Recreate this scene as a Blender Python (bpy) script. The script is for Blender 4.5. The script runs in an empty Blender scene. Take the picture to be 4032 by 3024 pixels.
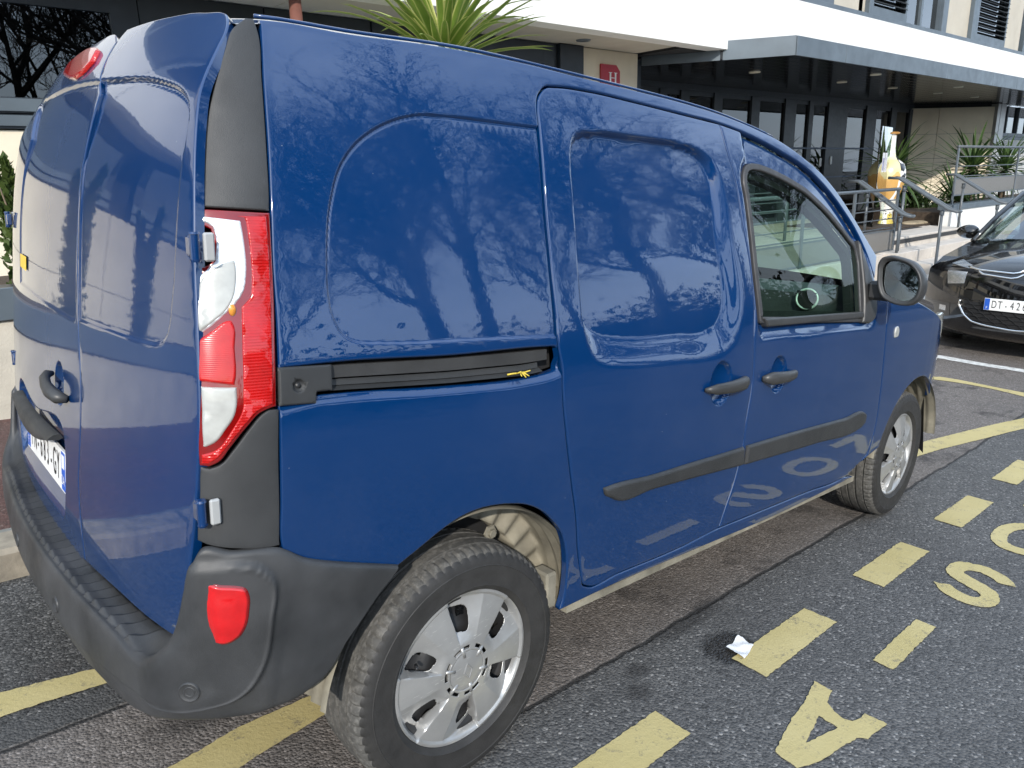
import bpy, bmesh, math, random
import numpy as np
from mathutils import Vector, Matrix
from mathutils.geometry import delaunay_2d_cdt

R = math.radians
scene = bpy.context.scene
COL = scene.collection
rng = random.Random(7)
nrng = np.random.default_rng(7)

# ---------------------------------------------------------------- camera, sky, sun, exposure
cam = bpy.data.objects.new('camera', bpy.data.cameras.new('camera'))
COL.objects.link(cam)
cam.data.sensor_width = 36.0
cam.data.lens = 26.145
cam.data.clip_start = 0.05
cam.data.clip_end = 2000
CAM_R = [[0.757385, -0.652508, -0.024514], [-0.194505, -0.189611, -0.962401], [0.623326, 0.733676, -0.270524]]
CAM_C = [-0.87709, -2.14652, 1.47731]
cam.matrix_world = Matrix(((CAM_R[0][0], -CAM_R[1][0], -CAM_R[2][0], CAM_C[0]),
                           (CAM_R[0][1], -CAM_R[1][1], -CAM_R[2][1], CAM_C[1]),
                           (CAM_R[0][2], -CAM_R[1][2], -CAM_R[2][2], CAM_C[2]), (0, 0, 0, 1)))
scene.camera = cam

SUN_TO = Vector((-0.72, -0.78, 0.0)).normalized()      # towards the sun, on the ground
SUN_EL = 28.0
sun_dir = Vector((SUN_TO.x * math.cos(R(SUN_EL)), SUN_TO.y * math.cos(R(SUN_EL)), math.sin(R(SUN_EL))))
world = bpy.data.worlds.new('World')
scene.world = world
world.use_nodes = True
wn, wl = world.node_tree.nodes, world.node_tree.links
wn.clear()
w_out = wn.new('ShaderNodeOutputWorld'); w_bg = wn.new('ShaderNodeBackground'); w_sky = wn.new('ShaderNodeTexSky')
w_sky.sky_type = 'NISHITA'
w_sky.sun_disc = False
w_sky.sun_elevation = R(SUN_EL)
w_sky.sun_rotation = math.atan2(sun_dir.x, sun_dir.y)
w_sky.air_density = 1.0
w_sky.dust_density = 1.0
w_sky.ozone_density = 1.5
w_bg.inputs['Strength'].default_value = 0.15
# thin broken cloud all round the sky
w_co = wn.new('ShaderNodeTexCoord'); w_map = wn.new('ShaderNodeMapping'); w_map.inputs['Scale'].default_value = (1.0, 1.0, 2.6)
w_no = wn.new('ShaderNodeTexNoise'); w_no.inputs['Scale'].default_value = 2.1; w_no.inputs['Detail'].default_value = 7; w_no.inputs['Roughness'].default_value = .58
w_ra = wn.new('ShaderNodeValToRGB'); w_ra.color_ramp.elements[0].position = .36; w_ra.color_ramp.elements[0].color = (.40, .40, .40, 1)
w_ra.color_ramp.elements[1].position = .62; w_ra.color_ramp.elements[1].color = (.88, .88, .88, 1)
w_mx = wn.new('ShaderNodeMix'); w_mx.data_type = 'RGBA'; w_mx.inputs[7].default_value = (6.0, 7.4, 9.3, 1)
wl.new(w_co.outputs['Generated'], w_map.inputs['Vector']); wl.new(w_map.outputs[0], w_no.inputs['Vector']); wl.new(w_no.outputs['Fac'], w_ra.inputs[0])
wl.new(w_ra.outputs[0], w_mx.inputs[0]); wl.new(w_sky.outputs[0], w_mx.inputs[6])
wl.new(w_mx.outputs[2], w_bg.inputs['Color'])
wl.new(w_bg.outputs[0], w_out.inputs['Surface'])
sun = bpy.data.objects.new('sun', bpy.data.lights.new('sun', 'SUN'))
COL.objects.link(sun)
sun.data.energy = 2.5
sun.data.angle = R(1.0)
sun.data.color = (1.0, 0.94, 0.85)
sun.rotation_euler = (-sun_dir).to_track_quat('-Z', 'Y').to_euler()
vs = scene.view_settings
vs.view_transform = 'Standard'; vs.look = 'None'; vs.exposure = 0.75; vs.gamma = 1.0
vs.use_curve_mapping = False
scene.cycles.max_bounces = 8
scene.cycles.glossy_bounces = 4
scene.cycles.transparent_max_bounces = 12
scene.cycles.caustics_reflective = False
scene.cycles.caustics_refractive = False

# the street falls 4 degrees along the kerb: van-frame coordinates (road plane) -> world (level)
ROAD = np.array([[0.997301, -0.026385, 0.068515], [0.026448, 0.999650, 0.000000], [-0.068491, 0.001812, 0.997650]])
ROAD4 = Matrix([list(r) + [0.0] for r in ROAD] + [[0, 0, 0, 1]])
def to_world(v):
    return np.asarray(v, float) @ ROAD.T

# ---------------------------------------------------------------- helpers
def tag(o, label=None, cat=None, group=None, kind=None):
    if label: o['label'] = label
    if cat: o['category'] = cat
    if group: o['group'] = group
    if kind: o['kind'] = kind
    return o
def empty(name, loc=(0, 0, 0), mat=None):
    o = bpy.data.objects.new(name, None)
    o.empty_display_size = .1
    COL.objects.link(o)
    if mat is not None: o.matrix_world = mat
    else: o.location = loc
    return o
def mesh_obj(name, verts, faces, mat, parent=None, smooth=False, normals=None, loc=None, fmats=None):
    me = bpy.data.meshes.new(name)
    me.from_pydata([tuple(map(float, v)) for v in verts], [], [tuple(map(int, f)) for f in faces])
    for m in (mat if isinstance(mat, (list, tuple)) else [mat]): me.materials.append(m)
    if fmats is not None: me.polygons.foreach_set('material_index', fmats)
    if smooth or normals is not None:
        me.polygons.foreach_set('use_smooth', [True] * len(me.polygons))
    if normals is not None:
        me.normals_split_custom_set_from_vertices([tuple(n) for n in normals])
    me.update()
    o = bpy.data.objects.new(name, me)
    COL.objects.link(o)
    if parent is not None: o.parent = parent
    if loc is not None: o.location = loc
    return o
def share(name, src, parent=None, loc=None, rot=None, scale=None):
    """another object on the same mesh data"""
    o = bpy.data.objects.new(name, src.data)
    COL.objects.link(o)
    if parent is not None: o.parent = parent
    if loc is not None: o.location = loc
    if rot is not None: o.rotation_euler = rot
    if scale is not None: o.scale = scale
    return o
class MB:
    """collects simple solids into one mesh"""
    def __init__(s): s.v, s.f, s.m = [], [], []
    def add(s, v, f, m=0):
        b = len(s.v); s.v += [tuple(map(float, q)) for q in v]; s.f += [tuple(int(i) + b for i in q) for q in f]; s.m += [m] * len(f)
        return s
    def box(s, x0, x1, y0, y1, z0, z1, m=0, bev=0.0):
        if bev <= 0:
            v = [(x, y, z) for x in (x0, x1) for y in (y0, y1) for z in (z0, z1)]
            return s.add(v, [(0, 1, 3, 2), (4, 6, 7, 5), (0, 4, 5, 1), (2, 3, 7, 6), (0, 2, 6, 4), (1, 5, 7, 3)], m)
        bm = bmesh.new(); bmesh.ops.create_cube(bm, size=1)
        for q in bm.verts: q.co = Vector((x0 + (q.co.x + .5) * (x1 - x0), y0 + (q.co.y + .5) * (y1 - y0), z0 + (q.co.z + .5) * (z1 - z0)))
        bmesh.ops.bevel(bm, geom=bm.edges[:], offset=bev, segments=1, affect='EDGES')
        return s.bm(bm, m)
    def bm(s, bm, m=0):
        bm.verts.index_update()
        s.add([v.co[:] for v in bm.verts], [[v.index for v in f.verts] for f in bm.faces], m); bm.free()
        return s
    def prism(s, poly, z0, z1, m=0, axis=2):
        """polygon (CCW) extruded along an axis"""
        n = len(poly)
        def P(a, b, c): return [(a, b, c), (c, a, b), (b, c, a)][{2: 0, 0: 1, 1: 2}[axis]]
        v = [P(a, b, z0) for a, b in poly] + [P(a, b, z1) for a, b in poly]
        f = [tuple(range(n - 1, -1, -1)), tuple(range(n, 2 * n))] + [(i, (i + 1) % n, n + (i + 1) % n, n + i) for i in range(n)]
        return s.add(v, f, m)
    def tube(s, pts, r, n=10, m=0, cap=True):
        pts = [Vector(q) for q in pts]; rr = r if hasattr(r, '__len__') else [r] * len(pts)
        v, f = [], []; up = None
        for i, q in enumerate(pts):
            t = (pts[min(i + 1, len(pts) - 1)] - pts[max(i - 1, 0)]).normalized()
            if up is None: up = t.orthogonal().normalized()
            up = (up - t * up.dot(t)); up = up.normalized() if up.length > 1e-6 else t.orthogonal().normalized()
            w = t.cross(up)
            for k in range(n):
                a = 2 * math.pi * k / n
                v.append(q + (up * math.cos(a) + w * math.sin(a)) * rr[i])
        for i in range(len(pts) - 1):
            for k in range(n):
                f.append((i * n + k, i * n + (k + 1) % n, (i + 1) * n + (k + 1) % n, (i + 1) * n + k))
        if cap: f += [tuple(range(n - 1, -1, -1)), tuple(range((len(pts) - 1) * n, len(pts) * n))]
        return s.add(v, f, m)
    def lathe(s, prof, n=48, m=0, axis='z', closed=False):
        """profile (radius, height) about an axis"""
        v, f = [], []; k = len(prof)
        for i in range(n):
            a = 2 * math.pi * i / n; c, t = math.cos(a), math.sin(a)
            for r, h in prof: v.append({'z': (r * c, r * t, h), 'y': (r * c, h, r * t), 'x': (h, r * c, r * t)}[axis])
        for i in range(n):
            for j in range(k - 1 if not closed else k):
                q = (i * k + j, ((i + 1) % n) * k + j, ((i + 1) % n) * k + (j + 1) % k, i * k + (j + 1) % k)
                f.append(q if axis != 'y' else q[::-1])
        return s.add(v, f, m)
    def build(s, name, mat, parent=None, smooth=False, loc=None):
        o = mesh_obj(name, s.v, s.f, mat, parent, smooth, loc=loc, fmats=s.m if isinstance(mat, (list, tuple)) else None)
        return o
def auto_smooth(o, ang=35):
    """smooth shading with sharp edges kept"""
    bm = bmesh.new(); bm.from_mesh(o.data)
    for f in bm.faces: f.smooth = True
    for e in bm.edges: e.smooth = not (len(e.link_faces) == 2 and e.calc_face_angle(0) > R(ang))
    bm.to_mesh(o.data); bm.free()
    return o
def text_mesh(txt, size, font_extrude=0.0):
    c = bpy.data.curves.new('txt', 'FONT'); c.body = txt; c.size = size; c.extrude = font_extrude
    c.align_x = 'CENTER'; c.align_y = 'CENTER'
    o = bpy.data.objects.new('txt', c); COL.objects.link(o)
    dg = bpy.context.evaluated_depsgraph_get(); dg.update()
    me = o.evaluated_get(dg).to_mesh()
    v = np.array([q.co[:] for q in me.vertices]); f = [tuple(q.vertices) for q in me.polygons]
    o.evaluated_get(dg).to_mesh_clear()
    bpy.data.objects.remove(o); bpy.data.curves.remove(c)
    return v, f

# ---------------------------------------------------------------- materials
def new_mat(name):
    m = bpy.data.materials.new(name); m.use_nodes = True
    nt = m.node_tree; b = nt.nodes['Principled BSDF']
    return m, nt, b
def lk(nt, a, b): nt.links.new(a, b)
def tex_co(nt, kind='Object', scale=None):
    t = nt.nodes.new('ShaderNodeTexCoord')
    if scale is None: return t.outputs[kind]
    mp = nt.nodes.new('ShaderNodeMapping'); mp.inputs['Scale'].default_value = scale
    lk(nt, t.outputs[kind], mp.inputs['Vector'])
    return mp.outputs[0]
def noise(nt, co, scale, detail=4, rough=.55, dist=0):
    n = nt.nodes.new('ShaderNodeTexNoise'); n.inputs['Scale'].default_value = scale; n.inputs['Detail'].default_value = detail
    n.inputs['Roughness'].default_value = rough; n.inputs['Distortion'].default_value = dist
    if co is not None: lk(nt, co, n.inputs['Vector'])
    return n.outputs['Fac']
def ramp(nt, fac, stops, interp='LINEAR'):
    r = nt.nodes.new('ShaderNodeValToRGB'); r.color_ramp.interpolation = interp
    el = r.color_ramp.elements
    while len(el) < len(stops): el.new(.5)
    for e, (p, c) in zip(el, stops):
        e.position = p; e.color = (c, c, c, 1) if not hasattr(c, '__len__') else (*c, 1)
    lk(nt, fac, r.inputs[0])
    return r.outputs[0]
def mixc(nt, fac, a, b, mode='MIX'):
    x = nt.nodes.new('ShaderNodeMix'); x.data_type = 'RGBA'; x.blend_type = mode
    for i, val in ((0, fac), (6, a), (7, b)):
        sock = x.inputs[i]
        if hasattr(val, 'links'): lk(nt, val, sock)
        elif hasattr(val, '__len__'): sock.default_value = (*val, 1)
        else: sock.default_value = val if i == 0 else (val, val, val, 1)
    return x.outputs[2]
def math_n(nt, op, a, b=None, clamp=False):
    x = nt.nodes.new('ShaderNodeMath'); x.operation = op; x.use_clamp = clamp
    for i, v in enumerate((a, b)):
        if v is None: continue
        if hasattr(v, 'links'): lk(nt, v, x.inputs[i])
        else: x.inputs[i].default_value = v
    return x.outputs[0]
def bump(nt, b, h, strength=.2, dist=.01, sock='Normal'):
    n = nt.nodes.new('ShaderNodeBump'); n.inputs['Strength'].default_value = strength; n.inputs['Distance'].default_value = dist
    lk(nt, h, n.inputs['Height']); lk(nt, n.outputs[0], b.inputs[sock])
    return n
def simple(name, col, rough=.5, metal=0, coat=0, var=.12, nscale=6, bumps=0, bscale=120, spec=None, col2=None):
    """a plain material with a little colour variation, grain and roughness wear"""
    m, nt, b = new_mat(name)
    co = tex_co(nt)
    n = noise(nt, co, nscale, 5)
    c2 = col2 if col2 else tuple(min(1, c * (1 - var)) for c in col)
    lk(nt, ramp(nt, n, [(.3, c2), (.7, tuple(min(1, c * (1 + var * .5)) for c in col))]), b.inputs['Base Color'])
    r = noise(nt, co, nscale * 3.1, 3)
    lk(nt, ramp(nt, r, [(.3, max(.02, rough * .85)), (.7, min(1, rough * 1.15))]), b.inputs['Roughness'])
    b.inputs['Metallic'].default_value = metal
    b.inputs['Coat Weight'].default_value = coat
    b.inputs['Coat Roughness'].default_value = .03
    if spec is not None: b.inputs['Specular IOR Level'].default_value = spec
    if bumps: bump(nt, b, noise(nt, co, bscale, 3), bumps, .003)
    return m
def glass(name, tint=(.75, .85, .8), trans=.85, rough=.0, refl=1.6):
    """thin window pane: mirror reflection over tinted see-through"""
    m, nt, b = new_mat(name)
    nt.nodes.remove(b)
    out = nt.nodes['Material Output']
    tr = nt.nodes.new('ShaderNodeBsdfTransparent'); tr.inputs[0].default_value = (*[c * trans for c in tint], 1)
    gl = nt.nodes.new('ShaderNodeBsdfGlossy'); gl.inputs['Roughness'].default_value = rough; gl.inputs[0].default_value = (1, 1, 1, 1)
    fr = nt.nodes.new('ShaderNodeFresnel'); fr.inputs[0].default_value = 1.55
    f2 = math_n(nt, 'MULTIPLY', fr.outputs[0], refl, True)
    mx = nt.nodes.new('ShaderNodeMixShader')
    lk(nt, f2, mx.inputs[0]); lk(nt, tr.outputs[0], mx.inputs[1]); lk(nt, gl.outputs[0], mx.inputs[2])
    lk(nt, mx.outputs[0], out.inputs['Surface'])
    return m
def paint(name, col, wave=.012, metal=0.0):
    """car paint under clear coat, with orange peel, dust and stone chips"""
    m, nt, b = new_mat(name)
    co = tex_co(nt)
    dirt = noise(nt, co, 3.0, 6, .65)
    c1 = mixc(nt, ramp(nt, dirt, [(.45, 0), (.85, .10)]), col, tuple(min(1, c + .10) for c in col))
    sp = nt.nodes.new('ShaderNodeTexVoronoi'); sp.inputs['Scale'].default_value = 22
    lk(nt, co, sp.inputs['Vector'])
    chip = ramp(nt, sp.outputs['Distance'], [(0, 1), (.035, 0)])
    pick = ramp(nt, noise(nt, co, 9, 2), [(.56, 0), (.6, 1)])
    c2 = mixc(nt, math_n(nt, 'MULTIPLY', chip, pick), c1, (.35, .37, .4))
    lk(nt, c2, b.inputs['Base Color'])
    b.inputs['Roughness'].default_value = .30
    b.inputs['Metallic'].default_value = metal
    b.inputs['Specular IOR Level'].default_value = .1
    b.inputs['Coat Weight'].default_value = 1.0
    b.inputs['Coat IOR'].default_value = 1.68
    lk(nt, ramp(nt, dirt, [(.4, .012), (.8, .06)]), b.inputs['Coat Roughness'])
    peel = noise(nt, co, 70, 2, .5)
    slow = noise(nt, co, 9, 2, .5)
    hsum = math_n(nt, 'ADD', math_n(nt, 'MULTIPLY', peel, .35), slow)
    bump(nt, b, hsum, wave * 8, .0016, 'Coat Normal')
    return m
# ---------------------------------------------------------------- body surfaces of the van (van frame: x forward, y left, z up)
class Spl:
    """natural cubic spline, linear outside its range"""
    def __init__(s, xs, ys):
        x = np.array(xs, float); y = np.array(ys, float); n = len(x); h = np.diff(x)
        A = np.eye(n); r = np.zeros(n)
        for i in range(1, n - 1):
            A[i, i - 1:i + 2] = h[i - 1], 2 * (h[i - 1] + h[i]), h[i]
            r[i] = 6 * ((y[i + 1] - y[i]) / h[i] - (y[i] - y[i - 1]) / h[i - 1])
        s.x, s.y, s.h, s.m = x, y, h, np.linalg.solve(A, r)
    def __call__(s, q):
        q = np.asarray(q, float); x, y, h, m = s.x, s.y, s.h, s.m
        i = np.clip(np.searchsorted(x, q) - 1, 0, len(x) - 2)
        a = (x[i + 1] - q) / h[i]; b = (q - x[i]) / h[i]
        v = a * y[i] + b * y[i + 1] + ((a ** 3 - a) * m[i] + (b ** 3 - b) * m[i + 1]) * h[i] ** 2 / 6
        k0 = (y[1] - y[0]) / h[0] - h[0] * (2 * m[0] + m[1]) / 6
        k1 = (y[-1] - y[-2]) / h[-1] + h[-1] * (2 * m[-1] + m[-2]) / 6
        return np.where(q < x[0], y[0] + k0 * (q - x[0]), np.where(q > x[-1], y[-1] + k1 * (q - x[-1]), v))
def sst(a, b, q):
    t = np.clip((np.asarray(q, float) - a) / (b - a), 0, 1)
    return t * t * (3 - 2 * t)
HALF = Spl([.25, .40, .60, .80, 1.0, 1.1, 1.25, 1.40, 1.55, 1.66, 1.76], [.872, .888, .899, .905, .902, .893, .868, .838, .802, .770, .735])
def side_y(x, z):
    """half width of the body at (x, z), rounding into the rear corner and the nose"""
    x = np.asarray(x, float); z = np.asarray(z, float)
    y = HALF(z)
    xr = corner_x(z)
    y = y - .020 * np.clip((.15 - x) / .6, 0, 1.3) ** 2
    d = np.clip(xr - x, 0, .16)
    y = y - 1.9 * d ** 2 - 30 * np.clip(d - .07, 0, 1) ** 3
    y = y - .05 * np.clip((x - 1.1) / 1.0, 0, 2) ** 2 * sst(.98, 1.5, z)
    f = np.clip((x - 2.74) / .70, 0, .995)
    y = y - .50 * (1 - np.sqrt(1 - f ** 2.2)) - .012 * np.clip((x - 2.2) / .6, 0, 1) ** 2
    return y
_rz = np.array([.45, .55, .68, .76, .86, .93, 1.04, 1.11, 1.19, 1.29, 1.44, 1.53, 1.61, 1.68, 1.715, 1.756, 1.79])
_rx = np.array([-.662, -.665, -.665, -.660, -.650, -.642, -.632, -.627, -.621, -.612, -.593, -.573, -.548, -.529, -.514, -.489, -.460])
_rp = np.polyfit(_rz - 1.1, _rx, 6)
def REAR(z):
    """the rear profile, smoothed so that the doors reflect cleanly"""
    return np.polyval(_rp, np.clip(np.asarray(z, float), .40, 1.82) - 1.1)
CORN = Spl([.4, .80, .90, 1.05, 1.215, 1.41, 1.50, 1.63, 1.74], [-.474, -.473, -.470, -.462, -.450, -.435, -.425, -.412, -.395])
def corner_x(z):
    return CORN(z)
def rear_x(y, z):
    return REAR(z) + (.043 + .045 * sst(1.58, 1.76, z)) * np.clip(np.abs(y) / .84, 0, 1.15) ** 2.5 - .001
# outlines of panels and marks, in metres: (x, z) on the flank, (y, z) on the rear, (x, y) on the road
D = {
    'side_panel': [[-0.4677, 0.7708],[-0.4731, 0.7942],[-0.4707, 0.8745],[-0.4623, 1.0494],[-0.4557, 1.1328],[-0.4499, 1.2147],[-0.446, 1.296],[-0.4346, 1.408],[-0.4249, 1.4997],[-0.4115, 1.6339],[-0.3955, 1.7408],[-0.3605, 1.7437],[-0.2331, 1.7446],[0.0046, 1.7562],[0.2795, 1.7564],[0.4168, 1.7517],[0.6615, 1.7448],[0.881, 1.7367],[1.071, 1.7235],[1.2542, 1.7016],[1.4494, 1.6681],[1.6119, 1.6229],[1.7324, 1.5812],[1.8596, 1.5195],[1.9935, 1.4357],[2.1232, 1.3333],[2.1943, 1.2713],[2.117, 1.18],[2.089, 1.2701],[2.011, 1.37],[1.8949, 1.4533],[1.7397, 1.5367],[1.5728, 1.5996],[1.4633, 1.6255],[1.3178, 1.6556],[1.1957, 1.6761],[1.0586, 1.6918],[0.8675, 1.7002],[0.6475, 1.7101],[0.4634, 1.7159],[0.3382, 1.7114],[0.3109, 1.7076],[0.2907, 1.6954],[0.2725, 1.6749],[0.265, 1.6527],[0.2606, 1.6058],[0.2551, 1.5456],[0.2442, 1.4031],[0.2432, 1.3107],[0.2447, 1.1664],[0.2462, 1.0956],[0.2576, 1.0381],[0.2596, 0.977],[0.2791, 0.8551],[0.3096, 0.7241],[0.3294, 0.6505],[0.3575, 0.5079],[0.3878, 0.4159],[0.4101, 0.4026],[0.5431, 0.399],[0.8593, 0.3878],[1.0651, 0.3936],[1.2032, 0.3876],[1.4912, 0.376],[1.7614, 0.364],[1.9348, 0.3504],[2.0515, 0.3509],[2.1346, 0.3307],[1.8346, 0.3272],[1.5216, 0.3273],[0.8687, 0.3533],[0.5498, 0.3662],[0.302, 0.3666],[0.3117, 0.4061],[0.3132, 0.4555],[0.3095, 0.5055],[0.2995, 0.5566],[0.2791, 0.6049],[0.2383, 0.6531],[0.2005, 0.6857],[0.1477, 0.715],[0.0929, 0.7313],[0.0411, 0.7404],[-0.0082, 0.7429],[-0.0551, 0.737],[-0.0956, 0.7241],[-0.1645, 0.6924],[-0.2179, 0.6677],[-0.351, 0.7067],[-0.4255, 0.7362],[-0.4502, 0.7484]],
    'slot': [[-0.4465, 1.1226],[-0.3328, 1.1221],[-0.0824, 1.1085],[0.2101, 1.0987],[0.2351, 1.0967],[0.246, 1.0923],[0.247, 1.0428],[0.2325, 1.04],[0.1356, 1.0356],[-0.0868, 1.0467],[-0.3381, 1.0655],[-0.3869, 1.0675],[-0.4527, 1.06]],
    'sliding_door': [[0.2725, 1.6749],[0.265, 1.6527],[0.2606, 1.6058],[0.2551, 1.5456],[0.2442, 1.4031],[0.2432, 1.3107],[0.2447, 1.1664],[0.2462, 1.0956],[0.2576, 1.0381],[0.2596, 0.977],[0.2791, 0.8551],[0.3096, 0.7241],[0.3294, 0.6505],[0.3575, 0.5079],[0.38, 0.4302],[0.3878, 0.4159],[0.4101, 0.4026],[0.5431, 0.399],[0.8593, 0.3878],[1.0651, 0.3936],[1.0821, 0.4488],[1.1207, 0.5566],[1.1418, 0.6673],[1.1423, 0.742],[1.1541, 0.8725],[1.1479, 1.0259],[1.1488, 1.1485],[1.1336, 1.2937],[1.1175, 1.3694],[1.0972, 1.5335],[1.0695, 1.6239],[1.0586, 1.6918],[0.8675, 1.7002],[0.6475, 1.7101],[0.4634, 1.7159],[0.3382, 1.7114],[0.3109, 1.7076],[0.2907, 1.6954]],
    'front_door': [[1.0586, 1.6918],[1.0695, 1.6239],[1.0972, 1.5335],[1.1175, 1.3694],[1.1336, 1.2937],[1.1488, 1.1485],[1.1479, 1.0259],[1.1541, 0.8725],[1.1423, 0.742],[1.1418, 0.6673],[1.1207, 0.5566],[1.0821, 0.4488],[1.0651, 0.3936],[1.2032, 0.3876],[1.4912, 0.376],[1.7614, 0.364],[1.9348, 0.3504],[2.0515, 0.3509],[2.1393, 0.3819],[2.2316, 0.419],[2.252, 0.5439],[2.2395, 0.6855],[2.2174, 0.8247],[2.2084, 0.8914],[2.202, 1.0223],[2.2171, 1.099],[2.1903, 1.1565],[2.117, 1.18],[2.089, 1.2701],[2.011, 1.37],[1.8949, 1.4533],[1.7397, 1.5367],[1.5728, 1.5996],[1.4633, 1.6255],[1.3178, 1.6556],[1.1957, 1.6761]],
    'window_open': [[1.1951, 1.0799],[1.1781, 1.2042],[1.1687, 1.3488],[1.1614, 1.4814],[1.1574, 1.5274],[1.1662, 1.5541],[1.1845, 1.5733],[1.217, 1.5829],[1.2513, 1.584],[1.3336, 1.5752],[1.4344, 1.5572],[1.5104, 1.5401],[1.5905, 1.5197],[1.6733, 1.4889],[1.7604, 1.4528],[1.8494, 1.407],[1.9395, 1.355],[2.0, 1.3115],[2.0108, 1.2618],[1.9918, 1.18],[1.9792, 1.0979],[1.9805, 1.0224]],
    'stampQ': [[0.3245, 1.6145],[0.2592, 1.611],[0.1231, 1.6101],[-0.007, 1.6095],[-0.0868, 1.6047],[-0.1454, 1.5897],[-0.2032, 1.5634],[-0.2493, 1.5313],[-0.284, 1.4929],[-0.3169, 1.4227],[-0.3365, 1.3379],[-0.3419, 1.2982],[-0.3457, 1.2558],[-0.3417, 1.2076],[-0.3268, 1.1745],[-0.3137, 1.1629],[-0.2963, 1.1552],[-0.247, 1.1485],[-0.1937, 1.1435],[-0.0435, 1.1361],[0.2433, 1.1203],[0.3016, 1.1173]],
    'stampIn': [[0.38, 1.563],[0.3898, 1.5838],[0.4083, 1.5976],[0.4338, 1.6031],[0.6178, 1.6078],[0.8374, 1.6061],[0.9118, 1.5945],[0.96, 1.567],[0.9799, 1.5278],[0.985, 1.4603],[0.9832, 1.324],[0.987, 1.2731],[0.9925, 1.2038],[0.9813, 1.1348],[0.9454, 1.0956],[0.8708, 1.0797],[0.7539, 1.0858],[0.4718, 1.1032],[0.412, 1.1144],[0.3663, 1.138],[0.3518, 1.1654],[0.3493, 1.2154],[0.3535, 1.3086],[0.3575, 1.4048],[0.3718, 1.5163]],
    'stampOut': [[0.3553, 1.5668],[0.3665, 1.5919],[0.3856, 1.609],[0.4201, 1.6177],[0.4646, 1.6205],[0.6894, 1.6234],[0.8411, 1.6193],[0.9208, 1.6097],[0.987, 1.5849],[1.0157, 1.5404],[1.0389, 1.4618],[1.054, 1.3414],[1.0792, 1.2566],[1.0918, 1.1563],[1.08, 1.0849],[1.052, 1.0219],[0.9753, 0.9864],[0.8873, 0.9822],[0.7556, 0.9911],[0.4699, 1.0146],[0.4088, 1.0257],[0.3733, 1.0441],[0.3498, 1.0736],[0.3389, 1.1208],[0.3332, 1.1667],[0.3332, 1.2342],[0.3345, 1.309],[0.3409, 1.4417],[0.3449, 1.5148]],
    'strip1': [[0.4602, 0.6946],[0.6423, 0.683],[0.8487, 0.6779],[1.0019, 0.6726],[1.1413, 0.6696],[1.1458, 0.6051],[0.8589, 0.6254],[0.6493, 0.6387],[0.4819, 0.6475],[0.4662, 0.6568],[0.4383, 0.6739],[0.4314, 0.6935]],
    'strip2': [[1.1603, 0.6692],[1.353, 0.6633],[1.667, 0.6495],[1.9063, 0.6382],[2.0973, 0.6297],[2.1115, 0.6213],[2.109, 0.5841],[2.0807, 0.5708],[2.0372, 0.5636],[1.6913, 0.5767],[1.3729, 0.5922],[1.1609, 0.6033]],
    'lamp': [[-0.5526, 1.4019],[-0.5009, 1.3998],[-0.4363, 1.3974],[-0.4405, 1.3447],[-0.4481, 1.2525],[-0.4574, 1.1597],[-0.4665, 1.0574],[-0.4788, 1.0548],[-0.4946, 1.0491],[-0.5169, 1.0283],[-0.5478, 0.9915],[-0.5681, 0.9657],[-0.5812, 0.9589],[-0.5941, 0.9615],[-0.5941, 0.9838],[-0.5871, 1.0896],[-0.5784, 1.1803],[-0.5737, 1.2548],[-0.5684, 1.3052],[-0.5665, 1.3097],[-0.5524, 1.3041],[-0.5416, 1.3116],[-0.5346, 1.3561],[-0.5356, 1.3679],[-0.5438, 1.3722],[-0.5581, 1.3688]],
    'lamp_red': [[-0.5506, 1.394],[-0.4827, 1.3853],[-0.4822, 1.3448],[-0.4858, 1.2843],[-0.4905, 1.2541],[-0.5084, 1.2365],[-0.5159, 1.1638],[-0.5223, 1.0934],[-0.5273, 1.0563],[-0.545, 1.0263],[-0.5739, 0.99],[-0.5925, 0.9832],[-0.5933, 0.9631],[-0.581, 0.9615],[-0.5692, 0.969],[-0.5475, 0.9946],[-0.5167, 1.0315],[-0.4959, 1.0515],[-0.4785, 1.0574],[-0.4694, 1.061],[-0.4605, 1.1599],[-0.4513, 1.2526],[-0.4437, 1.3447],[-0.4407, 1.3937]],
    'lamp_upper_clear': [[-0.5505, 1.3911],[-0.4864, 1.3838],[-0.4854, 1.3448],[-0.4893, 1.2905],[-0.4965, 1.2634],[-0.5136, 1.2396],[-0.5259, 1.2279],[-0.5481, 1.2073],[-0.5758, 1.1848],[-0.5769, 1.1893],[-0.567, 1.2668],[-0.5644, 1.2846],[-0.5506, 1.2997],[-0.5361, 1.3147],[-0.5308, 1.3562],[-0.5327, 1.371],[-0.5407, 1.3767],[-0.5524, 1.3763]],
    'lamp_ind': [[-0.5596, 1.2847],[-0.5458, 1.2983],[-0.5261, 1.3117],[-0.5048, 1.3192],[-0.5034, 1.3087],[-0.5072, 1.2727],[-0.5134, 1.2517],[-0.5286, 1.228],[-0.5478, 1.2103],[-0.5756, 1.1863],[-0.5684, 1.2549]],
    'lamp_stop': [[-0.5772, 1.1803],[-0.553, 1.1984],[-0.5331, 1.213],[-0.5236, 1.2143],[-0.5204, 1.2066],[-0.5234, 1.1642],[-0.5278, 1.1124],[-0.5313, 1.1003],[-0.5828, 1.1095],[-0.5825, 1.1231]],
    'lamp_rev': [[-0.5818, 1.1034],[-0.5538, 1.1015],[-0.5272, 1.1],[-0.5286, 1.0721],[-0.535, 1.0475],[-0.5506, 1.0235],[-0.568, 1.0009],[-0.5823, 0.9928],[-0.5881, 0.995],[-0.586, 1.0342]],
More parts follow.
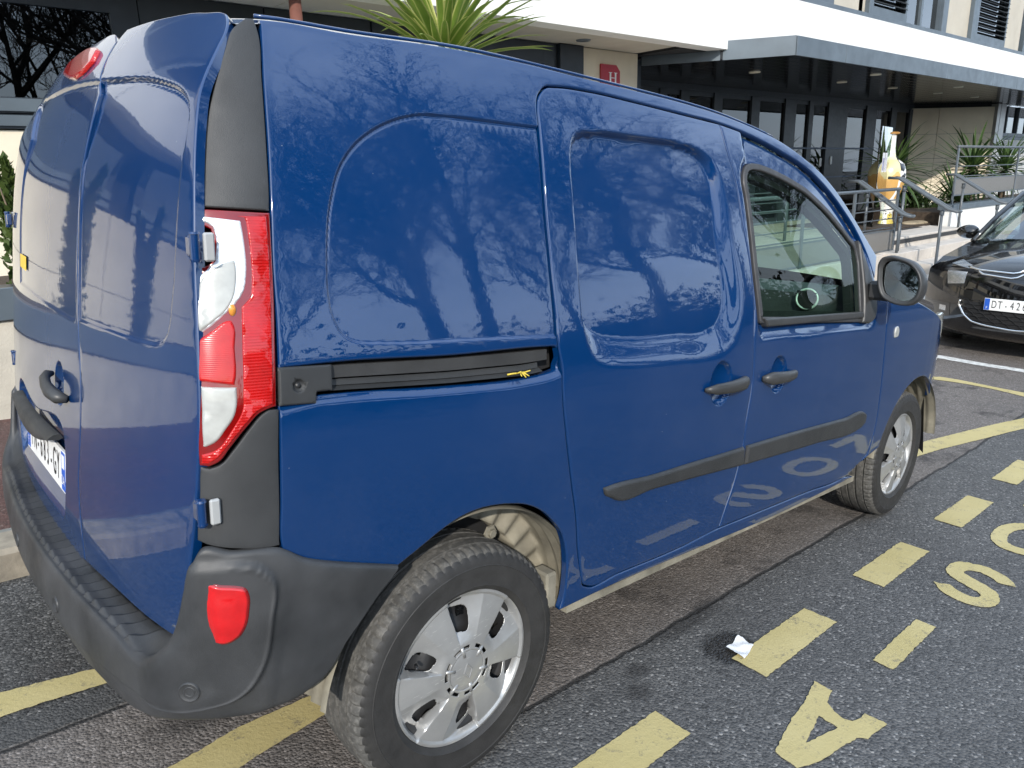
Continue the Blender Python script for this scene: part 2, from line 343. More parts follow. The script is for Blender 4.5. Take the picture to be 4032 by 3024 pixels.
    'trim_low': [[-0.4609, 1.0508],[-0.479, 1.0526],[-0.4918, 1.0462],[-0.5145, 1.0232],[-0.5456, 0.9848],[-0.5672, 0.9608],[-0.5814, 0.955],[-0.5943, 0.9583],[-0.5966, 0.9401],[-0.5985, 0.9118],[-0.6022, 0.8709],[-0.6047, 0.8519],[-0.6068, 0.8199],[-0.5943, 0.8114],[-0.5749, 0.8044],[-0.5473, 0.798],[-0.5177, 0.7923],[-0.4883, 0.7896],[-0.4746, 0.7896],[-0.4711, 0.8643],[-0.4679, 0.9601]],
    'trim_up': [[-0.4209, 1.7365],[-0.4489, 1.7121],[-0.4691, 1.6721],[-0.4972, 1.6041],[-0.5257, 1.5192],[-0.5434, 1.4412],[-0.5507, 1.4063],[-0.5504, 1.4043],[-0.5005, 1.4028],[-0.4359, 1.4005],[-0.4338, 1.4136],[-0.4249, 1.4997],[-0.4115, 1.6339],[-0.4028, 1.7135],[-0.4062, 1.7373]],
    'twig': [[0.0827, 1.0488],[0.1112, 1.0484],[0.1301, 1.0471],[0.1226, 1.0416],[0.1436, 1.0509],[0.1401, 1.035]],
    'rd_seam': [[-0.1809, 1.759],[-0.1786, 1.7168],[-0.1896, 1.6813],[-0.2348, 1.6395],[-0.2319, 1.607],[-0.2146, 1.5252],[-0.1941, 1.4423],[-0.1925, 1.286],[-0.2028, 1.1856],[-0.2028, 1.1433],[-0.2173, 1.0429],[-0.2233, 0.9354],[-0.2139, 0.8591],[-0.1977, 0.7608],[-0.2022, 0.6811],[-0.2085, 0.6444],[-0.2217, 0.5605]],
    'rd_bottom': [[-0.226, 0.5512],[-0.4497, 0.5804],[-0.6618, 0.5905],[-0.7651, 0.6019],[-0.7973, 0.608]],
    'rd_stamp': [[-0.2027, 1.6721],[-0.3427, 1.6616],[-0.4546, 1.6528],[-0.5402, 1.6419],[-0.6069, 1.6292],[-0.6549, 1.6184],[-0.6885, 1.6072],[-0.7116, 1.596],[-0.7298, 1.5815],[-0.7416, 1.5574],[-0.7437, 1.5185],[-0.7424, 1.4927],[-0.7412, 1.4145],[-0.7409, 1.3194],[-0.7392, 1.2653],[-0.735, 1.2376],[-0.7281, 1.1954],[-0.7168, 1.1716],[-0.7015, 1.1582],[-0.6822, 1.1504],[-0.6622, 1.147],[-0.5904, 1.1442],[-0.4194, 1.142],[-0.2067, 1.1371]],
    'ld_stamp': [[-0.1802, 1.1313],[-0.0496, 1.1342],[0.1201, 1.1399],[0.334, 1.1507],[0.5494, 1.1569],[0.5477, 1.3573],[0.516, 1.4685],[0.4552, 1.575],[0.5341, 1.6552],[0.6957, 1.6993],[0.2946, 1.6894],[0.0998, 1.6878],[-0.0593, 1.6814],[-0.1977, 1.6716]],
    'plate': [[-0.0376, 0.7974],[-0.0445, 0.6928],[-0.006, 0.6615],[0.4846, 0.6741],[0.4275, 0.7318]],
    'sticker': [[0.5447, 1.2477],[0.4155, 1.2427],[0.4145, 1.2105],[0.5464, 1.2179]],
    'g_I': [[1.7309, -1.3267],[1.7294, -1.395],[1.3387, -1.3997],[1.3432, -1.3319]],
    'g_A': [[1.0829, -1.2586],[1.0772, -1.3191],[1.0486, -1.3242],[1.0117, -1.3359],[0.9863, -1.3697],[0.9748, -1.4001],[0.9821, -1.4238],[1.0063, -1.4311],[1.0462, -1.432],[1.0492, -1.4953],[0.9418, -1.4824],[0.92, -1.4639],[0.8653, -1.4537],[0.7274, -1.4286],[0.6806, -1.4093],[0.6926, -1.3399],[0.8468, -1.305],[0.9653, -1.2874]],
    'g_Ah': [[0.9323, -1.3465],[0.9211, -1.4065],[0.7925, -1.3775],[0.8713, -1.3601]],
    'g_Sl': [[2.3105, -1.4957],[2.3534, -1.4723],[2.3847, -1.4391],[2.4066, -1.3965],[2.4182, -1.3633],[2.4156, -1.3337],[2.4006, -1.3151],[2.4038, -1.2961],[2.3899, -1.2743],[2.3588, -1.2579],[2.3178, -1.25],[2.2772, -1.2522],[2.2494, -1.2605],[2.2173, -1.2798],[2.1937, -1.305],[2.1751, -1.3406],[2.154, -1.3834],[2.1404, -1.4135],[2.1228, -1.4261],[2.0998, -1.4253],[2.0831, -1.4115],[2.08, -1.3842],[2.0938, -1.3513],[2.1095, -1.3293],[2.1233, -1.3139],[2.1068, -1.2882],[2.0993, -1.2627],[2.0641, -1.2851],[2.0369, -1.3114],[2.0179, -1.3465],[2.0077, -1.3876],[2.0082, -1.4268],[2.0217, -1.457],[2.0493, -1.4786],[2.0839, -1.4893],[2.1281, -1.4868],[2.1629, -1.4758],[2.2007, -1.4528],[2.2236, -1.4229],[2.2458, -1.3805],[2.2665, -1.3424],[2.2765, -1.3207],[2.2911, -1.3137],[2.3126, -1.316],[2.3307, -1.3307],[2.3395, -1.3607],[2.3277, -1.3962],[2.2962, -1.4363],[2.3005, -1.4612]],
    'g_yA': [[3.9655, -0.5346],[4.1273, -0.5132],[4.2932, -0.5475],[4.6184, -0.6267],[4.8892, -0.7008],[5.2085, -0.805],[4.941, -0.8728],[4.6592, -0.7953],[4.3403, -0.712],[4.0273, -0.6371],[3.7694, -0.5965]],
    'g_thin': [[5.9782, 0.0671],[6.0189, 0.0249],[6.0182, -0.117],[5.9835, -0.3535],[5.9614, -0.5035],[5.9498, -0.6166],[5.8233, -0.6487],[5.8647, -0.5296],[5.9009, -0.3775],[5.9158, -0.1498],[5.8932, -0.0021],[5.8849, 0.0346]],
    'g_white': [[6.8522, 0.3714],[6.8533, 0.309],[6.8159, 0.0539],[6.7934, -0.1187],[6.7916, -0.2793],[6.7851, -0.4037],[6.6611, -0.4353],[6.6736, -0.3112],[6.6734, -0.1535],[6.6852, 0.0133],[6.7183, 0.263],[6.7164, 0.3241]],
}
# ---------------------------------------------------------------- panel machinery
def resample(pts, step=.007, corner=35, closed=True):
    """smooth a traced outline between its corners and sample it evenly"""
    p = [np.array(q, float) for q in pts]; n = len(p)
    cs = []
    for i in range(n):
        a = p[i] - p[i - 1]; b = p[(i + 1) % n] - p[i]
        ang = abs(math.degrees(math.atan2(a[0] * b[1] - a[1] * b[0], a @ b)))
        if ang > corner: cs.append(i)
    def cat(run, loop):
        m = len(run); out = []
        for i in range(m - 1 if not loop else m):
            p1, p2 = run[i], run[(i + 1) % m]
            p0 = run[i - 1] if (i > 0 or loop) else 2 * p1 - p2
            p3 = run[(i + 2) % m] if (i + 2 < m or loop) else 2 * p2 - p1
            L = np.linalg.norm(p2 - p1); k = max(1, int(round(L / step)))
            d1 = np.linalg.norm(p1 - p0) + 1e-9; d3 = np.linalg.norm(p3 - p2) + 1e-9
            m1 = ((p1 - p0) / d1 * L + (p2 - p1) / L * d1) / (d1 + L) * L
            m2 = ((p2 - p1) / L * d3 + (p3 - p2) / d3 * L) / (d3 + L) * L
            for q in range(k):
                t = q / k
                out.append((2*t**3 - 3*t**2 + 1) * p1 + (t**3 - 2*t**2 + t) * m1 + (-2*t**3 + 3*t**2) * p2 + (t**3 - t**2) * m2)
        return out
    if not cs: o = cat(p, True)
    else:
        o = []
        for j, c in enumerate(cs):
            e = cs[(j + 1) % len(cs)]
            if e <= c: e += n
            o += cat([p[i % n] for i in range(c, e + 1)], False)
    o = np.array(o)
    area = .5 * np.sum(o[:, 0] * np.roll(o[:, 1], -1) - np.roll(o[:, 0], -1) * o[:, 1])
    return o if area > 0 else o[::-1].copy()
def edge_normals(P):
    t = np.roll(P, -1, 0) - np.roll(P, 1, 0)
    t /= np.linalg.norm(t, axis=1)[:, None] + 1e-12
    return np.stack([-t[:, 1], t[:, 0]], 1)          # points inward for a CCW outline
def inset(P, d):
    return P + edge_normals(P) * d
def sdf(P, q):
    """signed distance to a closed polygon, positive inside"""
    q = np.asarray(q, float); out = np.empty(len(q))
    A = P; B = np.roll(P, -1, 0); E = B - A; L2 = (E ** 2).sum(1) + 1e-18
    for s in range(0, len(q), 4000):
        c = q[s:s + 4000]
        w = c[:, None, :] - A[None]
        t = np.clip((w * E[None]).sum(2) / L2[None], 0, 1)
        d = np.sqrt((((w - t[..., None] * E[None]) ** 2).sum(2)).min(1))
        c1 = (A[None, :, 1] <= c[:, None, 1]) & (B[None, :, 1] > c[:, None, 1])
        c2 = (A[None, :, 1] > c[:, None, 1]) & (B[None, :, 1] <= c[:, None, 1])
        cr = E[None, :, 0] * w[..., 1] - E[None, :, 1] * w[..., 0]
        wn_ = (c1 & (cr > 0)).sum(1) - (c2 & (cr < 0)).sum(1)
        out[s:s + 4000] = np.where(wn_ != 0, d, -d)
    return out
class Chart:
    def __init__(s, fn, sgn): s.fn, s.sgn = fn, sgn
    def base(s, q): return s.fn(q[:, 0], q[:, 1])
    def nrm(s, q, e=.002):
        a = s.base(q + [e, 0]) - s.base(q - [e, 0]); b = s.base(q + [0, e]) - s.base(q - [0, e])
        n = np.cross(a, b) * s.sgn
        return n / (np.linalg.norm(n, axis=1)[:, None] + 1e-12)
side_chart = Chart(lambda a, b: np.stack([a, -side_y(a, b), b], 1), 1)
rear_chart = Chart(lambda a, b: np.stack([rear_x(a, b), a, b], 1), -1)
def panel(name, outline, chart, mat, parent, h=.016, r=.0045, gap=.0022, holes=(), disp=None, depth=.016, fine=None,
          corner=35, off=0.0, step=.008, ready=False, mirror=False, fh=None):
    """a pressed panel on a body chart: rolled edges, a return flange, optional stampings"""
    P = inset(outline if ready else resample(outline, step, corner), gap)
    HS = [inset(hh if rd else resample(hh, step, corner), -gap) for hh, rd in holes]
    def dist(q):
        d = sdf(P, q)
        for H in HS: d = np.minimum(d, -sdf(H, q))
        return d
    loops = [P] + [H[::-1].copy() for H in HS]
    pts = [L for L in loops]
    if r > 0:
        for k in (.25, .6, 1.05):
            for L in loops:
                q = inset(L, r * k); d = dist(q)
                pts.append(q[d > r * k * .8])
    lo, hi = P.min(0), P.max(0)
    gx, gy = np.meshgrid(np.arange(lo[0], hi[0], h), np.arange(lo[1], hi[1], h * .92))
    gx[1::2] += h * .5
    G = np.stack([gx.ravel(), gy.ravel()], 1)
    G = G[dist(G) > max(r * 1.05, .001) + h * .35]
    pts.append(G)
    if fine is not None:
        hf = fh or h * .36
        gx, gy = np.meshgrid(np.arange(lo[0], hi[0], hf), np.arange(lo[1], hi[1], hf))
        F_ = np.stack([gx.ravel(), gy.ravel()], 1)
        F_ = F_[fine(F_)]
        if len(F_):
            F_ = F_[dist(F_) > r * 1.05 + hf * .5]
            pts.append(F_)
    A = np.concatenate(pts)
    edges = []; b = 0
    for L in loops:
        edges += [(b + i, b + (i + 1) % len(L)) for i in range(len(L))]; b += len(L)
    vo, _, fo, vorig, _, _ = delaunay_2d_cdt([Vector(q) for q in A], edges, [], 0, 1e-6)
    V = np.array([v[:] for v in vo]); T = np.array([f for f in fo if len(f) == 3])
    cen = V[T].mean(1)
    T = T[dist(cen) > 0]
    def D(q, qd=None):
        z = np.zeros(len(q)) if disp is None else disp(q)
        if r > 0:
            d = np.full(len(q), 1.0)
            near = np.ones(len(q), bool) if qd is None else qd < r * 3 + .003
            if near.any(): d[near] = np.clip(dist(q[near]), 0, 1)
            dd = np.clip(r - d, 0, r)
            z = z + (r - np.sqrt(np.maximum(r * r - dd * dd, 0)))
        return z - off
    d0 = dist(V)
    def F(q): return chart.base(q) - chart.nrm(q) * D(q, d0)[:, None]
    e = .0012
    X = F(V); na = F(V + [e, 0]) - F(V - [e, 0]); nb = F(V + [0, e]) - F(V - [0, e])
    N = np.cross(na, nb) * chart.sgn; N /= np.linalg.norm(N, axis=1)[:, None] + 1e-12
    faces = [tuple(t) if chart.sgn > 0 else tuple(t[::-1]) for t in T]
    verts = list(X); norms = list(N)
    # flange: the input index of each boundary vertex
    idx = {}
    for i, og in enumerate(vorig):
        for k in og: idx[k] = i
    b = 0
    for L in loops:
        n = len(L); ids = [idx.get(b + i) for i in range(n)]; b += n
        if any(i is None for i in ids): ids = [i for i in ids if i is not None]; n = len(ids)
        q = V[ids]; cn = chart.nrm(q); P3 = X[ids]
        out2 = -edge_normals(q)
        o3 = chart.base(q + out2 * .002) - chart.base(q - out2 * .002)
        o3 /= np.linalg.norm(o3, axis=1)[:, None] + 1e-12
        base = len(verts)
        for k in range(n):
            verts += [P3[k], P3[k] - cn[k] * depth]; norms += [o3[k], o3[k]]
        for k in range(n):
            j = (k + 1) % n
            f = (base + 2 * k, base + 2 * k + 1, base + 2 * j + 1, base + 2 * j)
            faces.append(f if chart.sgn > 0 else f[::-1])
    verts = np.array(verts); norms = np.array(norms)
    if mirror:
        verts[:, 1] *= -1; norms[:, 1] *= -1; faces = [f[::-1] for f in faces]
    return mesh_obj(name, verts, faces, mat, parent, normals=norms)
def mirrored(src, parent, name=None):
    """left-hand twin of a right-hand panel"""
    me = src.data; v = np.array([q.co[:] for q in me.vertices]); v[:, 1] *= -1
    return mesh_obj(name or src.name.split('.')[0], v, [tuple(p.vertices)[::-1] for p in me.polygons], list(me.materials), parent, smooth=True)
def roll_t(q, cx, cz, rx, rz, depth):
    e = ((q[:, 0] - cx) / rx) ** 2 + ((q[:, 1] - cz) / rz) ** 2
    return depth * np.sqrt(np.clip(1 - e, 0, 1)) * sst(0, .25, np.clip(1 - e, 0, 1))

# ---------------------------------------------------------------- van materials
M_BLUE = paint('blue_van_paint', (.0004, .026, .105))
M_PLASTIC = simple('black_grained_plastic', (.034, .035, .036), .50, var=.35, nscale=5, bumps=.25, bscale=900, spec=.45, col2=(.023, .024, .025))
M_TRIM = simple('satin_black_trim', (.040, .040, .040), .42, var=.2, nscale=8, spec=.45)
M_RUBBER = simple('rubber_seal', (.045, .045, .047), .55, var=.2, nscale=20)
M_DARK = simple('dark_interior', (.012, .012, .013), .8)
M_GREYDASH = simple('grey_dashboard', (.045, .048, .05), .6)
M_GLASS = glass('green_tinted_glass', (.72, .92, .80), .98, refl=.55)
M_MIRROR = simple('mirror_silver', (.86, .9, .88), .01, metal=1, var=0)
M_STEEL = simple('black_steel_wheel', (.02, .02, .021), .45)
M_LINER = simple('dusty_wheel_liner', (.24, .22, .17), .85, var=.45, nscale=9, bumps=.2, bscale=60, col2=(.12, .11, .085))
M_WHITE = simple('white_plate_film', (.82, .82, .80), .35)
M_INK = simple('black_plate_ink', (.012, .012, .013), .5)
M_EUBLUE = simple('blue_plate_band', (.02, .10, .48), .4)
M_GREYPL = simple('pale_grey_plastic', (.36, .365, .36), .5)
M_YELLOW = simple('yellow_sticker', (.80, .52, .02), .4)
def lens(name, col, rough=.12, metal=0., rib=0, ribdir='Z', ribs=.3):
    m, nt, b = new_mat(name)
    co = tex_co(nt)
    lk(nt, mixc(nt, ramp(nt, noise(nt, co, 26, 3), [(.35, .0), (.75, .55)]), col, tuple(c * .55 for c in col)), b.inputs['Base Color'])
    b.inputs['Roughness'].default_value = rough; b.inputs['Metallic'].default_value = metal
    b.inputs['Coat Weight'].default_value = 1; b.inputs['Coat Roughness'].default_value = .015
    b.inputs['Subsurface Weight'].default_value = .0
    if rib:
        w = nt.nodes.new('ShaderNodeTexWave'); w.bands_direction = ribdir; w.inputs['Scale'].default_value = rib
        lk(nt, co, w.inputs['Vector']); bump(nt, b, w.outputs['Fac'], ribs, .0018); b.inputs['Specular IOR Level'].default_value = .25
    return m
M_RED = lens('red_lamp_lens', (.46, .005, .004), .16, rib=60)
M_DKRED = lens('dark_red_lamp_rim', (.20, .002, .002), .10)
M_STOP = lens('red_stop_lens', (.48, .006, .005), .22, rib=95, ribs=.12)
M_FOG = lens('red_fog_lens', (.52, .008, .010), .15)
M_CHROME = lens('lamp_reflector', (.92, .93, .94), .22, .55, rib=26)
M_CLEAR = lens('clear_lamp_lens', (.44, .44, .41), .22, .1, rib=150, ribdir='Z', ribs=.10)
M_AMBER = lens('amber_bulb', (.75, .30, .04), .2)

# ---------------------------------------------------------------- the van
VAN = empty('delivery_van', mat=ROAD4)
tag(VAN, 'dark blue panel van with black bumper parked on yellow road marks, nearest the camera', 'van')
stQ = resample(D['stampQ'], .01); stI = resample(D['stampIn'], .01); stO = resample(D['stampOut'], .01)
win = resample(D['window_open'], .008, 60)
slot = resample(D['slot'], .008)
def dispQ(q):
    d = sdf(stQ, q)
    lower = sst(.9, .8, q[:, 1])
    z = .0060 * sst(.0, .0065, d) + .0030 * np.exp(-((d - .0045) / .0028) ** 2) * sst(1.2, 1.4, q[:, 1])
    ds = -sdf(slot, q); z = z + .012 * sst(.022, .0, ds) * sst(1.075, 1.05, q[:, 1])
    return z
def dispS(q):
    dO = np.clip(sdf(stO, q), 0, 1); dI = np.clip(-sdf(stI, q), 0, 1)
    t = dO / (dO + dI + 1e-6)
    z = .019 * sst(0, 1, t) + .005 * sst(.55, .95, t) * sst(1.25, 1.40, q[:, 1]) + .002 * sst(.80, 1, t)
    return z + roll_t(q, .968, .909, .062, .072, .030)
def dispF(q):
    zl = 1.078 - .04 * (q[:, 0] - 1.2)
    f = sst(1.165, 1.215, q[:, 0]) * sst(2.10, 2.0, q[:, 0])
    z = .020 * sst(zl - .060, zl - .008, q[:, 1]) * f
    dw = -sdf(win, q)
    z = np.maximum(z, .013 * sst(.034, .006, dw) * sst(1.0, 1.1, q[:, 1]))
    return z + roll_t(q, 1.322, .893, .056, .066, .028)
def fineQ(q): d = sdf(stQ, q); return (np.abs(d - .0035) < .0085) | ((-sdf(slot, q) < .026) & (q[:, 1] < 1.09))
def fineS(q):
    a = sdf(stO, q); b = sdf(stI, q)
    e = ((q[:, 0] - .968) / .075) ** 2 + ((q[:, 1] - .909) / .085) ** 2
    return ((a > -.012) & (b < .012)) | (e < 1)
def fineF(q):
    e = ((q[:, 0] - 1.322) / .07) ** 2 + ((q[:, 1] - .893) / .08) ** 2
    return (e < 1) | ((-sdf(win, q)) < .045)
def zone(q): return (q[:, 0] < .30)
sp = panel('side_panel', D['side_panel'], side_chart, M_BLUE, VAN, holes=[(slot, True)], disp=dispQ, fine=fineQ, h=.020, fh=.0030)
door = panel('sliding_door', D['sliding_door'], side_chart, M_BLUE, VAN, disp=dispS, fine=fineS, h=.020, fh=.0060)
fdoor = panel('front_door', D['front_door'], side_chart, M_BLUE, VAN, holes=[(win, True)], disp=dispF, fine=fineF, h=.020, fh=.0060)
def arc(cx, cz, r, a0, a1, n=16): return [(cx + r * math.cos(R(a0 + (a1 - a0) * i / n)), cz + r * math.sin(R(a0 + (a1 - a0) * i / n))) for i in range(n + 1)]
fen_out = [tuple(q) for q in D['front_door'][len(D['front_door']) - 1:0:-1]]
seam_f = [q for q in D['front_door'] if q[0] > 2.12 and q[1] < 1.16]
seam_f = sorted(seam_f, key=lambda q: q[1])
fen = [(seam_f[0][0] + .0, seam_f[0][1])] + [tuple(q) for q in seam_f[1:]]
fen = fen + [(2.22, 1.150), (2.40, 1.105), (2.56, 1.068), (2.70, 1.030), (2.80, 1.000), (2.93, .952), (3.02, .80), (3.08, .70), (3.085, .62)] + arc(2.705, .325, .375, 38, 165, 18)[0:]
fender = panel('front_fender', fen, side_chart, M_BLUE, VAN, h=.022)
for src in (sp, fdoor, fender): pass
lw = panel('side_panel', D['side_panel'], side_chart, M_BLUE, VAN, h=.05, mirror=True)
panel('sliding_door', D['sliding_door'], side_chart, M_BLUE, VAN, h=.05, mirror=True)
panel('front_door', D['front_door'], side_chart, M_BLUE, VAN, holes=[(win, True)], h=.05, mirror=True)
panel('front_fender', fen, side_chart, M_BLUE, VAN, h=.05, mirror=True)
# glazing of the two front doors
for mir, dr in ((False, fdoor), (True, None)):
    par = VAN if dr is None else dr
    panel('window_seal', win, side_chart, M_RUBBER, par, h=.02, holes=[(inset(win, .017), True)], gap=-.002, r=.004, off=-.004, depth=.02, ready=True, mirror=mir)
    panel('inner_frame', inset(win, .012), side_chart, M_DARK, par, h=.03, holes=[(inset(win, .040), True)], gap=0, r=0, off=-.035, depth=.03, ready=True, mirror=mir)
    panel('window_glass', inset(win, .010), side_chart, M_GLASS, par, h=.03, gap=0, r=0, off=-.012, depth=.001, ready=True, mirror=mir)
sill_strip = panel('window_sill_strip', [(1.205, 1.094), (1.965, 1.066), (1.978, 1.036), (1.222, 1.062)], side_chart, M_TRIM, fdoor, h=.02, r=.006, off=.006, depth=.02)
# protective strips
panel('protective_strip', D['strip1'], side_chart, M_PLASTIC, door, h=.02, r=.010, gap=0, off=.013, depth=.016, corner=50)
panel('protective_strip', D['strip2'], side_chart, M_PLASTIC, fdoor, h=.02, r=.010, gap=0, off=.013, depth=.016, corner=50)
# handles: a bowed bar bridging its bowl
def side_handle(x0, z0, x1, z1, fat_first, par):
    pts, rr = [], []
    for i in range(13):
        t = i / 12; x = x0 + (x1 - x0) * t; z = z0 + (z1 - z0) * t
        bow = math.sin(math.pi * t) ** .6
        pts.append((x, -float(side_y(x, z)) - .004 - .026 * bow, z))
        fat = (1 - t) if fat_first else t
        rr.append((.010 + .0055 * fat) * (1 if 0 < i < 12 else .35) * (.75 if i in (1, 11) else 1))
    mb = MB(); mb.tube(pts, rr, 14)
    o = mb.build('door_handle', M_TRIM, par, True)
    for v in o.data.vertices:
        t = (v.co.x - x0) / (x1 - x0); c = z0 + (z1 - z0) * t
        v.co.z = c + (v.co.z - c) * 1.55
    return o
side_handle(.872, .903, 1.108, .902, False, door)
side_handle(1.208, .894, 1.432, .887, True, fdoor)
# side repeater
panel('indicator_lamp', [(2.295, .930), (2.328, .934), (2.334, .955), (2.322, .975), (2.298, .972), (2.290, .950)], side_chart, M_CLEAR, fender, h=.02, r=.004, gap=0, off=.006, step=.004, corner=80)

# the slot of the sliding door rail
mb = MB()
def strip_side(mb, x0, x1, za, zb, da, db, n=24, thick=.02):
    """a plank following the side between two heights; d = how far in from the body skin"""
    v = []
    for i in range(n + 1):
        x = x0 + (x1 - x0) * i / n
        for zz, dd in ((za(x), da), (zb(x), db), (zb(x), db + thick), (za(x), da + thick)):
            v.append((x, -float(side_y(max(x, -.46), zz)) + dd, zz))
    f = [(4 * i + k, 4 * i + (k + 1) % 4, 4 * i + 4 + (k + 1) % 4, 4 * i + 4 + k) for i in range(n) for k in range(4)]
    mb.add(v, f + [(0, 3, 2, 1), (4 * n, 4 * n + 1, 4 * n + 2, 4 * n + 3)])
zt = lambda x: float(np.interp(x, [s_[0] for s_ in sorted(D['slot'][0:6])], [s_[1] for s_ in sorted(D['slot'][0:6])]))
zb_ = lambda x: float(np.interp(x, [s_[0] for s_ in sorted(D['slot'][6:])], [s_[1] for s_ in sorted(D['slot'][6:])]))
mid = lambda k: (lambda x: zt(x) * (1 - k) + zb_(x) * k)
strip_side(mb, -.47, .262, mid(-.1), mid(1.1), .050, .050)
mb.build('rail_channel', M_DARK, sp)
mb = MB(); strip_side(mb, -.46, .215, mid(.10), mid(.52), .010, .012)
mb.build('slide_rail', M_TRIM, sp)
mb = MB(); strip_side(mb, -.46, .190, mid(.60), mid(.80), .020, .018); strip_side(mb, -.46, .195, mid(.82), mid(.93), .022, .006)
mb.build('slide_rail', M_PLASTIC, sp)
capo = [(-.4560, 1.1262), (-.3525, 1.1208), (-.3552, 1.0730), (-.3868, 1.0733), (-.3905, 1.0520), (-.4605, 1.0567)]
cap = panel('rail_cap', capo, side_chart, M_PLASTIC, sp, h=.012, r=.004, gap=0, off=.003, depth=.03, corner=30,
            disp=lambda q: roll_t(q, -.4203, 1.0885, .0125, .0125, .007), fine=lambda q: ((q - [-.4203, 1.0885]) ** 2).sum(1) < .016 ** 2)
mb = MB(); mb.lathe([(0, .001), (.004, .002), (.005, -.001), (.007, -.002), (.0075, -.008)], 16, axis='y')
o = mb.build('screw', M_STEEL, cap, True, loc=(-.4203, -float(side_y(-.4203, 1.0885)) + .002, 1.0885)); o.scale = (1, -1, 1)
# seed twig caught under the rail belongs to no part of the van: added with the small things below

# roof, cab shell and the parts that close the body
zedge = Spl([-.46, -.40, -.23, .0, .28, .66, .88, 1.07, 1.25, 1.45, 1.61, 1.73], [1.735, 1.741, 1.745, 1.756, 1.756, 1.745, 1.737, 1.724, 1.702, 1.668, 1.623, 1.581])
def roof_f(a, b):
    yw = side_y(np.maximum(a, -.40), zedge(a)) + .002
    t = np.clip(np.abs(b), 0, 1)
    z = zedge(a) + .058 * (1 - .75 * sst(.55, 1.35, a)) * (1 - t ** 2.6) - .006 * sst(.90, 1.0, t)
    z = z - .22 * np.clip((-.30 - a), 0, 1) ** 1.6
    return np.stack([a, b * yw, z], 1)
def grid_obj(name, fn, us, vs, mat, parent, flip=False):
    uu, vv = np.meshgrid(us, vs, indexing='ij'); q = fn(uu.ravel(), vv.ravel())
    n, m = len(us), len(vs)
    f = [(i * m + j, (i + 1) * m + j, (i + 1) * m + j + 1, i * m + j + 1) for i in range(n - 1) for j in range(m - 1)]
    if flip: f = [t[::-1] for t in f]
    return mesh_obj(name, q, f, mat, parent, smooth=True)
roof = grid_obj('roof', roof_f, np.linspace(-.44, 1.40, 60), np.concatenate([np.linspace(-1, -.86, 10), np.linspace(-.8, .8, 17), np.linspace(.86, 1, 10)]), M_BLUE, VAN)
for s_ in (-1, 1):
    mb = MB(); mb.tube([(x, s_ * (float(side_y(max(x, -.40), float(zedge(x)))) - .012), float(zedge(x)) + .004) for x in np.linspace(-.40, 1.40, 40)], .0035, 6)
    mb.build('roof_gutter', M_BLUE, roof, True)
def wind_f(a, b):
    x = 1.40 + (2.36 - 1.40) * a; z = 1.700 - .57 * a - .05 * a * (1 - a)
    yw = .735 + .045 * a
    return np.stack([x + .14 * (1 - np.abs(b) ** 2.2) - .05, b * yw, z + .012 * (1 - b ** 2)], 1)
grid_obj('windscreen', wind_f, np.linspace(0, 1, 14), np.linspace(-1, 1, 15), glass('windscreen_glass', (.78, .92, .84), .97, refl=.25), VAN)
def bonnet_f(a, b):
    x = 2.30 + (3.36 - 2.30) * a; yw = (.83 - .02 * a - .25 * np.clip(a - .55, 0, 1) ** 2 / .2 * .6)
    z = 1.135 - .15 * a - .10 * a ** 4 + .05 * (1 - b ** 2)
    return np.stack([x + .14 * a * (1 - b ** 2), b * yw, z], 1)
grid_obj('bonnet', bonnet_f, np.linspace(0, 1, 20), np.linspace(-1, 1, 21), M_BLUE, VAN)
def nose_f(a, b):
    z = .24 + .74 * a
    x = 3.50 - .10 * a ** 2 - .36 * np.abs(b) ** 3.2 - .03 * np.sin(np.pi * a)
    return np.stack([x, b * (.80 - .05 * a), z], 1)
grid_obj('front_bumper', nose_f, np.linspace(0, .52, 10), np.linspace(-1.06, 1.06, 31), M_PLASTIC, VAN, True)
grid_obj('front_grille', lambda a, b: nose_f(a, b) - [.006, 0, 0], np.linspace(.52, 1.0, 10), np.linspace(-.55, .55, 13), M_DARK, VAN, True)
for s_ in (-1, 1):
    panel('headlight', [(2.86, .985), (2.95, .945), (3.04, .89), (3.10, .80), (3.14, .71), (3.19, .70), (3.22, .80), (3.14, .93), (2.99, .985)], side_chart, M_CLEAR, VAN, h=.02, r=.006, gap=0, off=-.001, corner=70, mirror=s_ > 0)
# dark inner shell, added against light leaks: cargo box, bulkhead, floor, firewall
mb = MB()
n = 0
prof = [(-.80, .34), (-.80, 1.05), (-.74, 1.45), (-.66, 1.68), (.66, 1.68), (.74, 1.45), (.80, 1.05), (.80, .34)]
mb.prism([(p_[0], p_[1]) for p_ in prof], .46, 1.06, axis=0)
mb.prism([(p_[0] * .78, p_[1] * .98) for p_ in prof], -.40, .46, axis=0)
mb.box(-.52, .40, -.66, .66, .40, 1.30); mb.box(1.05, 2.35, -.80, .80, .33, .42); mb.box(2.28, 2.34, -.78, .78, .40, 1.10)
mb.box(-.56, -.36, -.70, -.60, .50, 1.30); mb.box(-.56, -.40, .60, .70, .50, 1.30)
mb.build('light_block_shell', M_DARK, VAN)
mb = MB(); mb.box(-.36, 3.3, -.55, .55, .27, .40); mb.box(.42, 2.2, -.80, -.70, .28, .335); mb.build('chassis', M_DARK, VAN)
sbx = []
for x_ in (.34, 2.15):
    zt_ = .366 - (x_ - .34) * .0199
    sbx += [(x_, -.876, zt_ - .024), (x_, -.876, zt_), (x_, -.76, zt_), (x_, -.76, zt_ - .024)]
mesh_obj("sill_underside", sbx, [(0, 1, 2, 3), (7, 6, 5, 4), (0, 4, 5, 1), (1, 5, 6, 2), (2, 6, 7, 3), (3, 7, 4, 0)], M_LINER, VAN)
